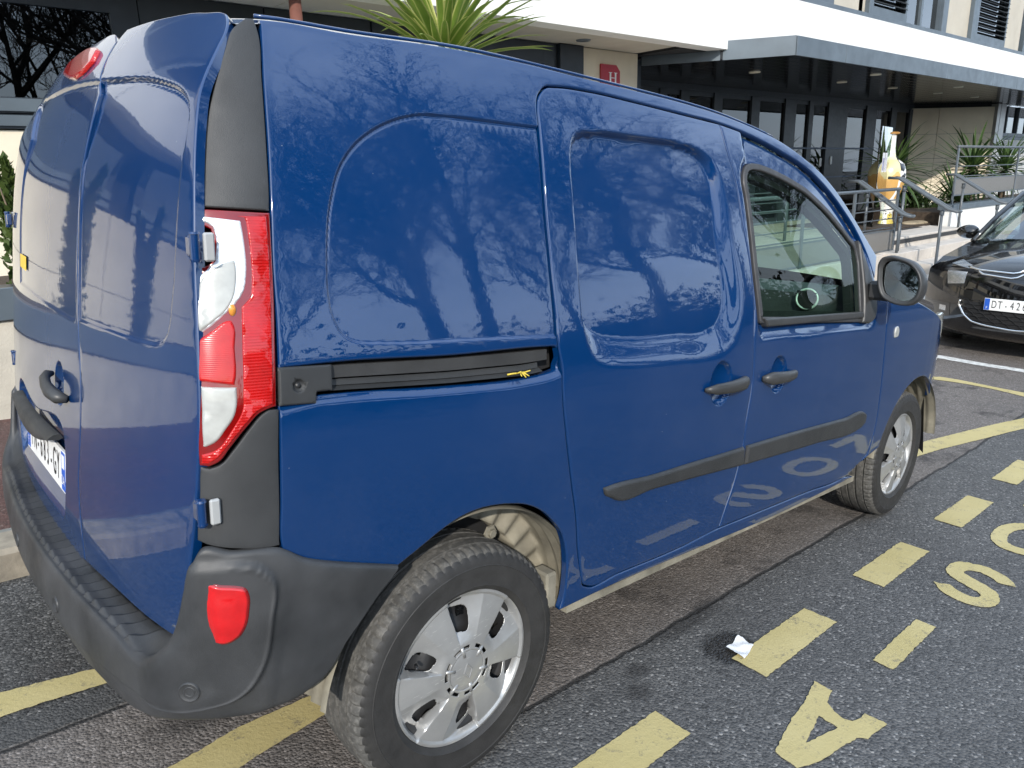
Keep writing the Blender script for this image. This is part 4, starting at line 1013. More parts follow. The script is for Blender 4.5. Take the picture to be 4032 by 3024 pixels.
def wheel(x, side, steer=0, spin=0):
    e = bpy.data.objects.new('wheel', None); COL.objects.link(e); e.parent = VAN
    e.empty_display_size = .1
    e.location = (x, side * .766, .3085)
    e.rotation_euler = (0, R(spin), R(steer + (180 if side < 0 else 0)))
    t = tyre_mesh(e, [M_TYRE, M_SIDEWALL]); k = len(t.data.polygons)
    mi = [1 if (math.hypot(*[sum(t.data.vertices[i].co[c] for i in p.vertices) / 4 for c in (0, 2)]) < .297) else 0 for p in t.data.polygons]
    t.data.polygons.foreach_set('material_index', mi)
    h = hubcap(e); h.location = (0, .082, 0)
    d = steel_disc(e); d.location = (0, .078, 0)
    valve(e)
    e.children[-1].location = (0, .080, 0)
    return e
w0 = wheel(0, -1, spin=9)
def dup_tree(src, parent=None):
    c = src.copy(); COL.objects.link(c)
    if parent is not None: c.parent = parent
    for ch in list(src.children): dup_tree(ch, c)
    return c
for x, s_, st, sp_ in ((2.697, -1, 1.4, 33), (0, 1, 0, 50), (2.697, 1, 1.4, 80)):
    wcopy = dup_tree(w0, VAN)
    wcopy.location = (x, s_ * (.766 if x == 0 else .760), .3085); wcopy.rotation_euler = (0, R(sp_), R(st + (180 if s_ < 0 else 0)))
# wheel arch liners: ribbed inner arches
def liner(cx, cz, r, s_, a0=4, a1=172):
    v, f = [], []; na, nb = 150, 20
    for i in range(na + 1):
        a = R(a0 + (a1 - a0) * i / na)
        for j in range(nb + 1):
            jj = j / nb
            y = .88 - .155 * min(1, jj / .55) - (.20 * max(0, (jj - .85) / .15))
            rr_ = r - (0 if jj < .55 else min(1, (jj - .55) / .30) * (r - .325)) + .006 * math.sin(j * 2.1) * (jj < .5)
            if .5 < jj < .9: y += .007 * math.sin(a * 34)
            v.append((cx + rr_ * math.cos(a), s_ * y, cz + rr_ * math.sin(a)))
    for i in range(na):
        for j in range(nb):
            q = (i * (nb + 1) + j, i * (nb + 1) + j + 1, (i + 1) * (nb + 1) + j + 1, (i + 1) * (nb + 1) + j); f.append(q)
    k0 = len(v); v.append((cx, s_ * .50, cz + .05))
    for i in range(na): f.append((i * (nb + 1) + nb, (i + 1) * (nb + 1) + nb, k0))
    return mesh_obj('wheel_arch_liner', v, f, M_LINER if s_ < 0 else M_DARK, VAN, smooth=True)
for s_ in (-1, 1):
    a = liner(0, .33, .395, s_); liner(2.705, .32, .382, s_)
    if s_ < 0:
        mb = MB(); mb.lathe([(0, .012), (.010, .012), (.012, .010), (.012, .002), (.020, .001), (.021, -.004)], 6, axis='y')
        bt = mb.build('bolt', M_LINER, a, loc=(.145, -.775, .600)); bt.scale = (1, -1, 1)
        mb = MB(); mb.box(.275, .315, -.86, -.80, .365, .47, bev=.006); mb.build('liner_tab', M_LINER, a)

# ---------------------------------------------------------------- ground
HR = Spl([3.0, 4.2, 5.5, 7.85, 9.5, 11.2, 14, 18], [0, .010, .070, .220, .355, .540, .735, 1.01])
def rise(x):
    """height of the road over the plane the van stands on (the fall of the street eases off ahead)"""
    x = np.asarray(x, float)
    return np.where(x < 3.0, 0, np.where(x > 18, 1.01 + (x - 18) * .0686, HR(np.minimum(x, 18)))) - np.where(x < -6, (-6 - x) * .0 , 0)
def gz(x, y, lift=0.0):
    return to_world(np.stack([np.asarray(x, float), np.asarray(y, float), rise(x) + lift], -1))
m, nt, b = new_mat('worn_asphalt'); M_ASPH = m
co = tex_co(nt, 'Object')
sep = nt.nodes.new('ShaderNodeSeparateXYZ'); lk(nt, co, sep.inputs[0])
vor = nt.nodes.new('ShaderNodeTexVoronoi'); vor.inputs['Scale'].default_value = 125; vor.inputs['Randomness'].default_value = 1; lk(nt, co, vor.inputs['Vector'])
vor2 = nt.nodes.new('ShaderNodeTexVoronoi'); vor2.inputs['Scale'].default_value = 62; lk(nt, co, vor2.inputs['Vector'])
stone = nt.nodes.new('ShaderNodeSeparateColor'); lk(nt, vor.outputs['Color'], stone.inputs[0])
big = noise(nt, co, 1.1, 6, .62); midn = noise(nt, co, 7, 5, .65); fine_n = noise(nt, co, 260, 3, .7)
road_c = ramp(nt, stone.outputs[0], [(0, (.044, .044, .044)), (.30, (.078, .078, .077)), (.75, (.112, .110, .107)), (.94, (.14, .137, .132)), (1, (.30, .29, .275))])
park_c = ramp(nt, stone.outputs[0], [(0, (.095, .083, .074)), (.4, (.140, .123, .111)), (.85, (.178, .158, .143)), (1, (.28, .25, .23))])
coarse_c = ramp(nt, stone.outputs[1], [(0, (.016, .016, .016)), (.4, (.048, .048, .046)), (.85, (.10, .098, .093)), (1, (.22, .21, .20))])
wig = math_n(nt, 'MULTIPLY', math_n(nt, 'SUBTRACT', noise(nt, co, 22, 4, .7), .5), .030)
yy = math_n(nt, 'ADD', sep.outputs[1], wig)
def step_n(val, edge, w=.008):
    mr = nt.nodes.new('ShaderNodeMapRange'); mr.inputs[1].default_value = edge - w; mr.inputs[2].default_value = edge + w; lk(nt, val, mr.inputs[0]); return mr.outputs[0]
is_park = step_n(yy, -.775); is_coarse = step_n(yy, -.005)
c = mixc(nt, is_park, road_c, park_c); 
near_x = math_n(nt, 'SUBTRACT', 1.0, step_n(sep.outputs[0], 1.2, .8))
c = mixc(nt, math_n(nt, 'MULTIPLY', is_coarse, near_x), c, coarse_c)
c = mixc(nt, ramp(nt, big, [(.42, .0), (.62, .55)]), c, mixc(nt, .5, c, (.035, .034, .034)))
dk = math_n(nt, 'MULTIPLY', ramp(nt, noise(nt, co, 2.3, 6, .72), [(.54, 0), (.63, .78)]), is_park)
c = mixc(nt, dk, c, (.032, .028, .026))
c = mixc(nt, ramp(nt, midn, [(.3, .25), (.5, 0)]), c, (.14, .135, .13))
# joints and cracks: thin wandering dark lines along the parking strip
def line_mask(y0, w, wob=.02, amt=1.0):
    d = math_n(nt, 'ABSOLUTE', math_n(nt, 'SUBTRACT', math_n(nt, 'ADD', sep.outputs[1], math_n(nt, 'MULTIPLY', math_n(nt, 'SUBTRACT', noise(nt, co, 4.5, 5, .7), .5), wob)), y0))
    mr = nt.nodes.new('ShaderNodeMapRange'); mr.inputs[1].default_value = w; mr.inputs[2].default_value = w * .3; lk(nt, d, mr.inputs[0])
    return math_n(nt, 'MULTIPLY', mr.outputs[0], amt)
crack_h = math_n(nt, 'MAXIMUM', line_mask(-.772, .012, .05, .85), math_n(nt, 'MULTIPLY', line_mask(-.012, .011, .03, .95), near_x))
c = mixc(nt, crack_h, c, (.012, .012, .012))
# smooth tar band beside the crack
band = math_n(nt, 'MULTIPLY', math_n(nt, 'MULTIPLY', step_n(yy, .004), math_n(nt, 'SUBTRACT', 1.0, step_n(yy, .105))), near_x)
c = mixc(nt, math_n(nt, 'MULTIPLY', band, .8), c, ramp(nt, stone.outputs[2], [(0, (.048, .048, .048)), (1, (.085, .084, .082))]))
# a wet spot round the litter and an old oil spot
def spot(cx, cy, rx, ry, edge=.35):
    dx = math_n(nt, 'DIVIDE', math_n(nt, 'SUBTRACT', sep.outputs[0], cx), rx); dy = math_n(nt, 'DIVIDE', math_n(nt, 'SUBTRACT', sep.outputs[1], cy), ry)
    d = math_n(nt, 'SQRT', math_n(nt, 'ADD', math_n(nt, 'MULTIPLY', dx, dx), math_n(nt, 'MULTIPLY', dy, dy)))
    d = math_n(nt, 'ADD', d, math_n(nt, 'MULTIPLY', math_n(nt, 'SUBTRACT', noise(nt, co, 30, 4, .7), .5), 1.1))
    mr = nt.nodes.new('ShaderNodeMapRange'); mr.inputs[1].default_value = 1 + edge; mr.inputs[2].default_value = 1 - edge; lk(nt, d, mr.inputs[0]); return mr.outputs[0]
wet = spot(1.045, -.985, .105, .085, .2)
c = mixc(nt, math_n(nt, 'MULTIPLY', wet, .8), c, (.010, .010, .011))
for sx, sy, rx, ry in ((.70, -.86, .05, .03), (.62, -.93, .045, .035), (1.05, -.80, .16, .03), (1.22, -.775, .09, .02), (.42, -.55, .10, .12), (-.42, -.20, .12, .05)):
    c = mixc(nt, math_n(nt, 'MULTIPLY', spot(sx, sy, rx, ry, .5), .6), c, (.016, .015, .015))
lk(nt, c, b.inputs['Base Color'])
lk(nt, mixc(nt, wet, .82, .25), b.inputs['Roughness'])
hb = math_n(nt, 'SUBTRACT', math_n(nt, 'ADD', math_n(nt, 'MULTIPLY', vor.outputs['Distance'], -1.0), math_n(nt, 'MULTIPLY', fine_n, .35)), math_n(nt, 'MULTIPLY', crack_h, 1.6))
bump(nt, b, hb, .55, .008)
xs = np.concatenate([[-300, -80, -30], np.arange(-12, 3, 1.0), np.arange(3, 18.1, .35), [22, 30, 60, 120, 300]])
ys = np.array([-300, -100, -40, -20, -12, -8, -5, -3, -2, -1.2, -.6, 0, .5, 1.035])
def sheet(name, xs, ys, lift, mat, label=None):
    xx, yy_ = np.meshgrid(xs, ys, indexing='ij'); v = np.stack([xx.ravel(), yy_.ravel(), rise(xx.ravel()) + lift], 1)
    n, k = len(xs), len(ys)
    o = mesh_obj(name, v, [(i * k + j, (i + 1) * k + j, (i + 1) * k + j + 1, i * k + j + 1) for i in range(n - 1) for j in range(k - 1)], mat, smooth=True)
    o.matrix_world = ROAD4
    return o
ROADOB = tag(sheet('road', xs, ys, 0, M_ASPH), kind='structure')
# road paint
m, nt, b = new_mat('yellow_road_paint'); M_YROAD = m
co = tex_co(nt, 'Object'); n1 = noise(nt, co, 14, 6, .7); n2 = noise(nt, co, 90, 4, .7); n3 = noise(nt, co, 3, 3)
wear = ramp(nt, math_n(nt, 'ADD', math_n(nt, 'MULTIPLY', n1, .6), math_n(nt, 'MULTIPLY', n2, .45)), [(.57, 0), (.66, .75)])
yc = ramp(nt, n3, [(.3, (.43, .355, .150)), (.7, (.50, .42, .20))])
lk(nt, mixc(nt, wear, yc, (.17, .15, .11)), b.inputs['Base Color']); b.inputs['Roughness'].default_value = .7
bump(nt, b, n2, .5, .004)
M_WROAD = simple('white_road_paint', (.72, .72, .70), .7, var=.25, nscale=20, bumps=.4, bscale=90, col2=(.42, .42, .40))
def ragged(poly, amp=.0020, step=.012):
    P = resample(poly, step, 25)
    return P + edge_normals(P) * (nrng.normal(0, amp, len(P)))[:, None] * .7
def mark(name, poly, mat=None, holes=(), smooth_=False, lift=.004):
    mat = mat or M_YROAD
    P = ragged(poly); HS = [ragged(hh) for hh in holes]
    loops = [P] + [H[::-1].copy() for H in HS]; A = np.concatenate(loops)
    lo, hi = P.min(0), P.max(0)
    gx, gy = np.meshgrid(np.arange(lo[0], hi[0], .25), np.arange(lo[1], hi[1], .25)); G = np.stack([gx.ravel(), gy.ravel()], 1)
    G = G[sdf(P, G) > .03]
    edges = []; bb = 0
    for L_ in loops: edges += [(bb + i, bb + (i + 1) % len(L_)) for i in range(len(L_))]; bb += len(L_)
    A = np.concatenate([A, G])
    vo, _, fo, _, _, _ = delaunay_2d_cdt([Vector(q) for q in A], edges, [], 0, 1e-6)
    V = np.array([q[:] for q in vo]); T = np.array([t for t in fo if len(t) == 3]); cen = V[T].mean(1)
    ok = sdf(P, cen) > 0
    for H in HS: ok &= sdf(H, cen) < 0
    V3 = np.stack([V[:, 0], V[:, 1], rise(V[:, 0]) + lift], 1)
    o = mesh_obj(name, V3, T[ok], mat, ROADOB)
    return o
for k in range(-1, 7):
    x0 = .082 + .4 + .9045 * (k - 1) + (.0 if k else 0)
    x0 = .9855 + .9045 * (k - 1)
    mark('painted_dash', [(x0, -1.150), (x0 + .497, -1.147), (x0 + .500, -1.024), (x0 + .004, -1.024)])
mark('painted_letter', D['g_I'])
mark('painted_letter', D['g_A'], holes=[D['g_Ah']])
mark('painted_letter', D['g_Sl'])
def ell(cx, cy, a, b_, n=28): return [(cx + a * math.cos(2 * math.pi * i / n), cy + b_ * math.copysign(abs(math.sin(2 * math.pi * i / n)) ** .85, math.sin(2 * math.pi * i / n))) for i in range(n)]
mark('painted_letter', ell(2.895, -1.392, .217, .133), holes=[ell(2.893, -1.392, .142, .070)])
mark('painted_letter', [(3.36, -1.26), (3.76, -1.26), (3.76, -1.33), (3.52, -1.33), (3.76, -1.46), (3.76, -1.525), (3.36, -1.525), (3.36, -1.46), (3.60, -1.46), (3.36, -1.33)])
mark('painted_line', D['g_yA'][:6] + D['g_yA'][6:])
mark('painted_line', [(-3.2, .245), (-1.5, .262), (-.8248, .268), (-.68, .243), (-.548, .2162), (-.40, .19), (-.40, .085), (-.5273, .1131), (-.698, .138), (-.8465, .146), (-1.5, .14), (-3.2, .12)])
mark('painted_line', [(-.70, -.360), (-.5559, -.3496), (-.3508, -.318), (-.15, -.318), (.6, -.315), (.6, -.40), (-.10, -.41), (-.1667, -.4222), (-.4193, -.4659), (-.70, -.55)])
mark('painted_line', D['g_thin'])
mark('painted_line', D['g_white'], M_WROAD)
# kerb stones, red pavement along the van's far side
M_KERB = simple('kerb_stone', (.30, .26, .20), .85, var=.4, nscale=9, bumps=.7, bscale=45, col2=(.16, .14, .11))
PAVE = None
m, nt, b = new_mat('red_asphalt'); M_REDASPH = m
co = tex_co(nt, 'Object'); vr = nt.nodes.new('ShaderNodeTexVoronoi'); vr.inputs['Scale'].default_value = 110; lk(nt, co, vr.inputs['Vector'])
sc = nt.nodes.new('ShaderNodeSeparateColor'); lk(nt, vr.outputs['Color'], sc.inputs[0])
cc = ramp(nt, sc.outputs[0], [(0, (.050, .022, .018)), (.6, (.105, .045, .036)), (.95, (.16, .085, .07)), (1, (.32, .24, .2))])
lk(nt, mixc(nt, ramp(nt, noise(nt, co, 2.5, 5), [(.4, 0), (.65, .6)]), cc, (.07, .045, .038)), b.inputs['Base Color'])
b.inputs['Roughness'].default_value = .85; bump(nt, b, vr.outputs['Distance'], .6, .006)
PAVE = tag(sheet('pavement', np.concatenate([np.arange(-16, 3, 1.0), np.arange(3, 6.6, .4)]), np.array([1.24, 2, 3.6]), .128, M_REDASPH), kind='structure')
mbk = MB(); mbk.box(-.496, .496, -.105, .105, -.12, .122, bev=.018)
kst = mbk.build('kerb_stone', M_KERB, PAVE); kst.location = (-.4, 1.14, 0)
for i in range(-9, 7):
    if i == 0: continue
    k_ = share('kerb_stone', kst, PAVE, (-.4 + i * 1.0, 1.14 + nrng.normal(0, .004), float(rise(-.4 + i)) + nrng.normal(0, .003)))
# ---------------------------------------------------------------- the building (world frame, facade along x)
M_WHITEF = simple('white_render', (.80, .79, .75), .75, var=.10, nscale=1.2, bumps=.1, bscale=90)
M_CREAM = simple('cream_stone_cladding', (.72, .63, .48), .7, var=.14, nscale=1.5, bumps=.1, bscale=120)
M_SOFF = simple('beige_soffit', (.52, .48, .40), .7, var=.08, nscale=2)
M_NAVY = simple('dark_blue_grey_frame', (.020, .026, .034), .42, var=.2, nscale=5)
M_GREYM = simple('blue_grey_metal', (.105, .130, .150), .45, metal=.15, var=.18, nscale=2.5)
M_LOUV = simple('louvre_blade_metal', (.040, .045, .050), .45, var=.15, nscale=4)
M_BEIGEP = simple('beige_panel', (.52, .47, .38), .7, var=.1, nscale=2)
M_WIN = glass('window_glass_dark', (.40, .46, .46), .55)
M_DGLASS = glass('door_glass', (.40, .46, .46), .42, refl=1.2)
M_BLIND = simple('white_blind', (.75, .74, .70), .8)
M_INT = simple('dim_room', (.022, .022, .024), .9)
m, nt, b = new_mat('glossy_black_soffit'); M_BSOFF = m
co = tex_co(nt); w = nt.nodes.new('ShaderNodeTexWave'); w.bands_direction = 'Y'; w.inputs['Scale'].default_value = 1.6; w.inputs['Distortion'].default_value = .0
lk(nt, co, w.inputs['Vector'])
b.inputs['Base Color'].default_value = (.012, .012, .013, 1); b.inputs['Roughness'].default_value = .12
bump(nt, b, math_n(nt, 'ADD', ramp(nt, w.outputs['Fac'], [(.0, 0), (.05, 1)]), math_n(nt, 'MULTIPLY', noise(nt, co, 3.0, 2), .5)), .18, .01)
M_STEP = simple('pale_stone_step', (.55, .50, .44), .8, var=.14, nscale=4, bumps=.15, bscale=80)
M_NOSE = simple('dark_nosing', (.035, .034, .034), .7)
M_RAIL = simple('grey_painted_rail', (.095, .108, .118), .38, var=.2, nscale=7)
M_PLAST = simple('rough_plaster', (.50, .46, .38), .9, var=.18, nscale=5, bumps=.8, bscale=70)
M_SOIL = simple('soil', (.060, .042, .028), .95, var=.5, nscale=14, bumps=.8, bscale=30)
BLD = tag(empty('hotel_building', (0, 5.2, 0)), 'long white and cream hotel building with dark entrance canopy', 'building')
BL = lambda o: o
def bpart(name, mb, mat, parent=None, smooth=False):
    par = BLD if parent is None else parent
    o = mb.build(name, mat, par, smooth)
    if parent is None:
        o.location = (0, -5.2, 0)
    return o
def slab(name, x0, x1, y0, y1, z0, z1, mat, bev=.004, parent=None):
    return bpart(name, MB().box(x0, x1, y0, y1, z0, z1, bev=bev), mat, parent)
# white parapet band, in panels
jx = [-17.0, -13.1, -9.2, -5.3, -1.4, 2.5, 6.40, 7.777, 11.666, 15.56, 19.45, 23.34, 27.2, 31.1]
for a, b_ in zip(jx[:-1], jx[1:]):
    slab('band_panel', a + .004, b_ - .004, 4.28, 4.52, 3.06, 3.88, M_WHITEF)
slab('parapet_coping', -17, 31, 4.30, 4.70, 3.884, 3.955, M_GREYM)
slab('roof_slab', -17, 31, 4.525, 11.0, 3.09, 3.80, M_SOFF, 0)
slab('light_stop_slab', 7.9, 31, 4.53, 6.45, 3.052, 3.088, M_INT, 0); slab('light_stop_slab', 7.9, 31, 6.60, 10.9, 3.0, 3.086, M_INT, 0)  # unseen dark slabs, added to stop sunlight leaking in above the canopy
for a, b_ in zip(jx[:7], jx[1:8]): slab('soffit_panel', a + .003, min(b_, 7.9) - .003, 4.524, 5.19, 3.062, 3.085, M_SOFF, 0)
# upper storey
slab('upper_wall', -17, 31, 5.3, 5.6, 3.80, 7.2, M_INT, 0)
slab('upper_band', -17, 31, 4.40, 5.3, 6.3, 7.2, M_WHITEF)
def louvre_window(x0, x1, z0=3.96, z1=6.3):
    fr = MB(); y = 4.42
    for bx in ((x0, x0 + .10), (x1 - .07, x1)): fr.box(bx[0], bx[1], y, y + .12, z0, z1)
    fr.box(x0 + .10, x1 - .07, y, y + .12, z0, z0 + .17); fr.box(x0 + .10, x1 - .07, y, y + .12, z1 - .1, z1)
    f = bpart('window', fr, M_GREYM)
    g = MB().box(x0 + .1, x1 - .07, y + .10, y + .11, z0 + .17, z1 - .1).build('pane', M_WIN, f)
    bl = MB().box(x0 + .12, x0 + .12 + (x1 - x0) * .55, y + .22, y + .225, z0 + .17, z1 - .1).build('blind', M_BLIND, f)
    s0 = MB().box(x0 + .10, x1 - .07, y - .045, y + .045, -.006, .006)
    z = z0 + .25; first = None
    sv = np.array(s0.v); ang = R(28); yy_ = sv[:, 1] - y; sv = np.stack([sv[:, 0], y + yy_ * math.cos(ang) - sv[:, 2] * math.sin(ang), yy_ * math.sin(ang) + sv[:, 2] * math.cos(ang)], 1)
    while z < z1 - .15:
        if first is None: first = mesh_obj('slat', sv, s0.f, M_LOUV, f, loc=(0, 0, z))
        else: share('slat', first, f, (0, 0, z))
        z += .098
def plain_window(x0, x1, xm, z0=3.96, z1=6.3):
    fr = MB(); y = 4.46
    for bx in ((x0, x0 + .04), (xm - .04, xm + .04), (x1 - .04, x1)): fr.box(bx[0], bx[1], y, y + .08, z0, z1)
    fr.box(x0, x1, y + .001, y + .079, z0, z0 + .05)
    f = bpart('window', fr, M_GREYM)
    MB().box(x0 + .04, x1 - .04, y + .05, y + .06, z0 + .05, z1).build('pane', M_WIN, f)
    MB().box(x0 + .06, xm - .3, y + .2, y + .205, z0 + .05, z1).build('blind', M_BEIGEP, f)
    z = z0 + .10; first = None
    while z < z1 - .2:
        bm_ = None
        if first is None: first = mesh_obj('blind_slat', *(lambda q: (q.v, q.f))(MB().box(xm + .06, x1 - .06, y + .14, y + .16, -.030, .030)), M_BLIND, f, loc=(0, 0, z))
        else: share('blind_slat', first, f, (0, 0, z))
        z += .098
def storey(off):
    louvre_window(off + 13.0, off + 14.44); plain_window(off + 14.44, off + 16.0, off + 15.16)
    slab('upper_pier', off + 16.0, off + 16.24, 4.40, 4.6, 3.96, 6.3, M_GREYM)
    slab('upper_panel', off + 16.24, off + 17.5, 4.46, 4.6, 3.957, 6.3, M_BEIGEP)
    slab('upper_pier', off + 17.5, off + 17.82, 4.38, 4.6, 3.96, 6.3, M_GREYM)
    louvre_window(off + 17.82, off + 19.66)
    slab('upper_panel', off + 19.66, off + 20.72, 4.46, 4.6, 3.957, 6.3, M_BEIGEP)
for off in (-23.8, -15.9, -7.95, 0, 7.9): storey(off)
slab('upper_pier', 12.86, 13.0, 4.38, 4.6, 3.96, 6.3, M_GREYM); slab('upper_panel', 12.77 - .14, 12.86, 4.46, 4.6, 3.957, 6.3, M_BEIGEP)
# ground floor, left: cream cladding, window frames
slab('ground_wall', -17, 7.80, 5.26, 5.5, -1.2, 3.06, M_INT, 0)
xw = [-17, -14.6, -12.2, -9.8, -7.4, -5.0, -2.6, -.2, 2.2, 4.6, 6.44]
for a, b_ in zip(xw[:-1], xw[1:]):
    for z0, z1 in ((-1.0, .30), (.306, 1.11), (1.116, 1.92)):
        slab('cladding_panel', a + .004, b_ - .004, 5.20, 5.255, z0, z1, M_CREAM)
def shop_window(x0, x1, z0=2.17, z1=2.86):
    fr = MB()
    fr.box(x0 - .10, x1 + .22, 5.17, 5.255, 1.93, 2.04); fr.box(x0 - .10, x1 + .22, 5.155, 5.255, 2.047, 2.165)
    fr.box(x0 - .10, x0, 5.175, 5.255, 2.17, 3.05); fr.box(x1, x1 + .22, 5.175, 5.255, 2.17, 3.05); fr.box(x0, x1, 5.176, 5.254, z1, 3.05)
    f = bpart('window', fr, M_NAVY)
    s = MB().box(x0 - .10, x1 + .22, 5.145, 5.168, 1.95, 2.03).build('sill', M_GREYM, f)
    s = MB().box(x0 - .10, x1 + .22, 5.130, 5.153, 2.06, 2.155).build('sill', M_GREYM, f)
    MB().box(x0, x1, 5.20, 5.21, z0, z1).build('pane', M_WIN, f)
    return f
for x0, x1 in ((-16.2, -13.2), (-12.4, -9.2), (-8.4, -6.0), (-5.2, -3.2), (-2.4, 1.05)): shop_window(x0, x1)
for a, b_ in ((1.28, 2.4), (2.41, 3.55)): slab('dark_panel', a, b_, 5.19, 5.258, 1.93, 3.055, M_NAVY)
f = shop_window(3.66, 6.0, 2.17, 2.81)
for a, b_ in ((-5.3, -2.5), (-9.3, -6.1)): pass
slab('corner_post', 6.24, 6.66, 5.12, 5.255, -.5, 3.055, M_NAVY)
for z0, z1 in ((-.6, .9), (.906, 1.95), (1.956, 3.055)): slab('cladding_panel', 6.67, 7.80, 5.18, 5.255, z0, z1, M_CREAM)
# entrance recess
slab('recess_wall', 7.80, 8.02, 5.30, 6.6, -.3, 3.0, M_NAVY)
slab('entrance_lintel', 8.02, 20.3, 6.46, 6.60, 2.84, 3.05, M_NAVY, 0)
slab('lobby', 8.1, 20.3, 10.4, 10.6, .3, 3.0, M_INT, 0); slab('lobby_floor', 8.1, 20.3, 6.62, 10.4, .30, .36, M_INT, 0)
posts = [(8.02, 9.0), (9.9, 10.1), (10.73 - .25, 10.73 + .0), (11.48, 11.74), (12.72, 13.01), (13.96, 14.39), (14.93, 15.11), (15.76, 16.64), (17.58, 18.10), (18.9, 19.2), (19.95, 20.3)]
for a, b_ in posts: slab('door_post', a, b_, 6.44, 6.56, .37, 2.84, M_NAVY)
for (a, b_), (c_, d_) in zip(posts[:-1], posts[1:]):
    f = bpart('door_leaf', MB().box(b_, c_, 6.47, 6.52, .37, .47), M_NAVY)
    MB().box(b_, c_, 6.49, 6.50, .47, 2.76).build('pane', M_DGLASS, f); MB().box(b_, c_, 6.47, 6.52, 2.76, 2.84).build('door_rail', M_NAVY, f)
for (hx, hz) in ((16.02, 1.62), (15.55, 1.58)): bpart('door_sensor', MB().box(hx - .04, hx + .04, 6.42, 6.445, hz - .09, hz + .09, bev=.01), M_WHITE)
# manifestation stripe of pale dots across the doors
for zz in (1.24, 1.86):
    bpart('door_stripe', MB().box(13.0, 18.1, 6.435, 6.438, zz, zz + .035), simple('frosted_blue_stripe', (.05, .08, .14), .5))
# side wall of the recess: stone panels
a0, a1 = np.array([20.1, 6.46]), np.array([21.75, 5.10]); dv = a1 - a0; nvv = np.array([-dv[1], dv[0]]) / np.linalg.norm(dv) * -1
def oblique(name, t0, t1, z0, z1, mat, th=.06, of=0.0):
    q = [a0 + dv * t0 - nvv * of, a0 + dv * t1 - nvv * of]; back = [q[1] + nvv * -th, q[0] + nvv * -th]
    mb = MB(); mb.prism([tuple(q[0]), tuple(q[1]), tuple(back[0]), tuple(back[1])], z0, z1); return bpart(name, mb, mat)
for t0, t1 in ((0, .33), (.336, 1.0)):
    for z0, z1 in ((.30, 1.02), (1.028, 1.62), (1.628, 2.22), (2.228, 2.86)): oblique('cladding_panel', t0, t1, z0, z1, M_CREAM)
oblique('joint_light_stop', -.1, 1.1, .2, 3.04, M_INT, .1, .066)  # unseen slab added behind the panels so no sun shows through their joints
slab('corner_pier', 21.75, 22.35, 5.02, 5.3, .2, 2.93, simple('pale_metal', (.38, .37, .35), .35, metal=.4))
slab('right_wall', 22.35, 31, 5.22, 5.5, -.4, 2.05, M_WHITEF)
fr = MB(); fr.box(22.36, 31, 5.17, 5.3, 2.06, 2.14); fr.box(22.36, 31, 5.15, 5.3, 2.15, 2.24)
for xx in (22.4, 23.1, 24.0, 24.9, 25.8): fr.box(xx, xx + .06, 5.2, 5.3, 2.24, 2.93)
f = bpart('window', fr, M_GREYM); MB().box(22.4, 31, 5.26, 5.27, 2.24, 2.93).build('pane', M_WIN, f)
for xx in (22.62, 23.3): MB().box(xx, xx + .45, 5.34, 5.345, 2.24, 2.93).build('blind', M_BLIND, f)
# canopy over the entrance
can = [(9.08, 3.545), (31, 3.545), (31, 6.45), (8.03, 6.45), (8.03, 5.30), (8.60, 4.36)]
cp = tag(empty('entrance_canopy', (12, 4.5, 3)), 'blue grey metal canopy with glossy black soffit over the doors', 'canopy') if False else None
mb = MB(); mb.prism(can, 2.945, 3.05); bpart('canopy_soffit', mb, M_BSOFF)
fx = [9.08, 10.46, 14.24, 16.48, 17.876, 21.6, 25.4, 29.2, 31]
for a, b_ in zip(fx[:-1], fx[1:]): slab('fascia_panel', a + .003, b_ - .003, 3.515, 3.543, 2.930, 3.175, M_GREYM, .003)
def fas(pa, pb):
    pa, pb = np.array(pa), np.array(pb); d = (pb - pa) / np.linalg.norm(pb - pa); n = np.array([d[1], -d[0]])
    if n[0] > 0: n = -n
    q = [tuple(pa), tuple(pb), tuple(pb + n * .028), tuple(pa + n * .028)]
    mb = MB(); mb.prism(q, 2.930, 3.175); return bpart('fascia_panel', mb, M_GREYM)
fas((9.076, 3.53), (8.61, 4.345)); fas((8.59, 4.375), (8.03, 5.30))
slab('canopy_top', 9.12, 31, 3.56, 4.27, 3.16, 3.172, M_GREYM, 0)
M_LIGHTOFF = simple('downlight_disc', (.75, .70, .55), .4)
for (lx, ly) in ((12.49, 3.99), (13.08, 4.86), (15.11, 4.83), (16.21, 4.03), (17.23, 4.79), (19.2, 4.74), (10.3, 4.9), (20.3, 4.0)):
    mb = MB(); mb.lathe([(0, -.002), (.06, -.002), (.085, -.010), (.09, .004)], 20); o = bpart('downlight', mb, M_LIGHTOFF, None, True); o.location = (lx, ly - 5.2, 2.944)
mb = MB(); mb.lathe([(0, -.002), (.06, -.002), (.085, -.012), (.095, .004)], 20); o = bpart('downlight', mb, M_GREYM, None, True); o.location = (6.35, 4.83 - 5.2, 3.06)

# post under the eaves
mb = MB(); mb.tube([(2.38, 4.48, -.5), (2.38, 4.48, 3.06)], .054, 20)
tag(mb.build('round_post', simple('brown_red_post', (.20, .085, .065), .45, var=.2), None, True), 'slim reddish brown round post under the white eaves', 'post')
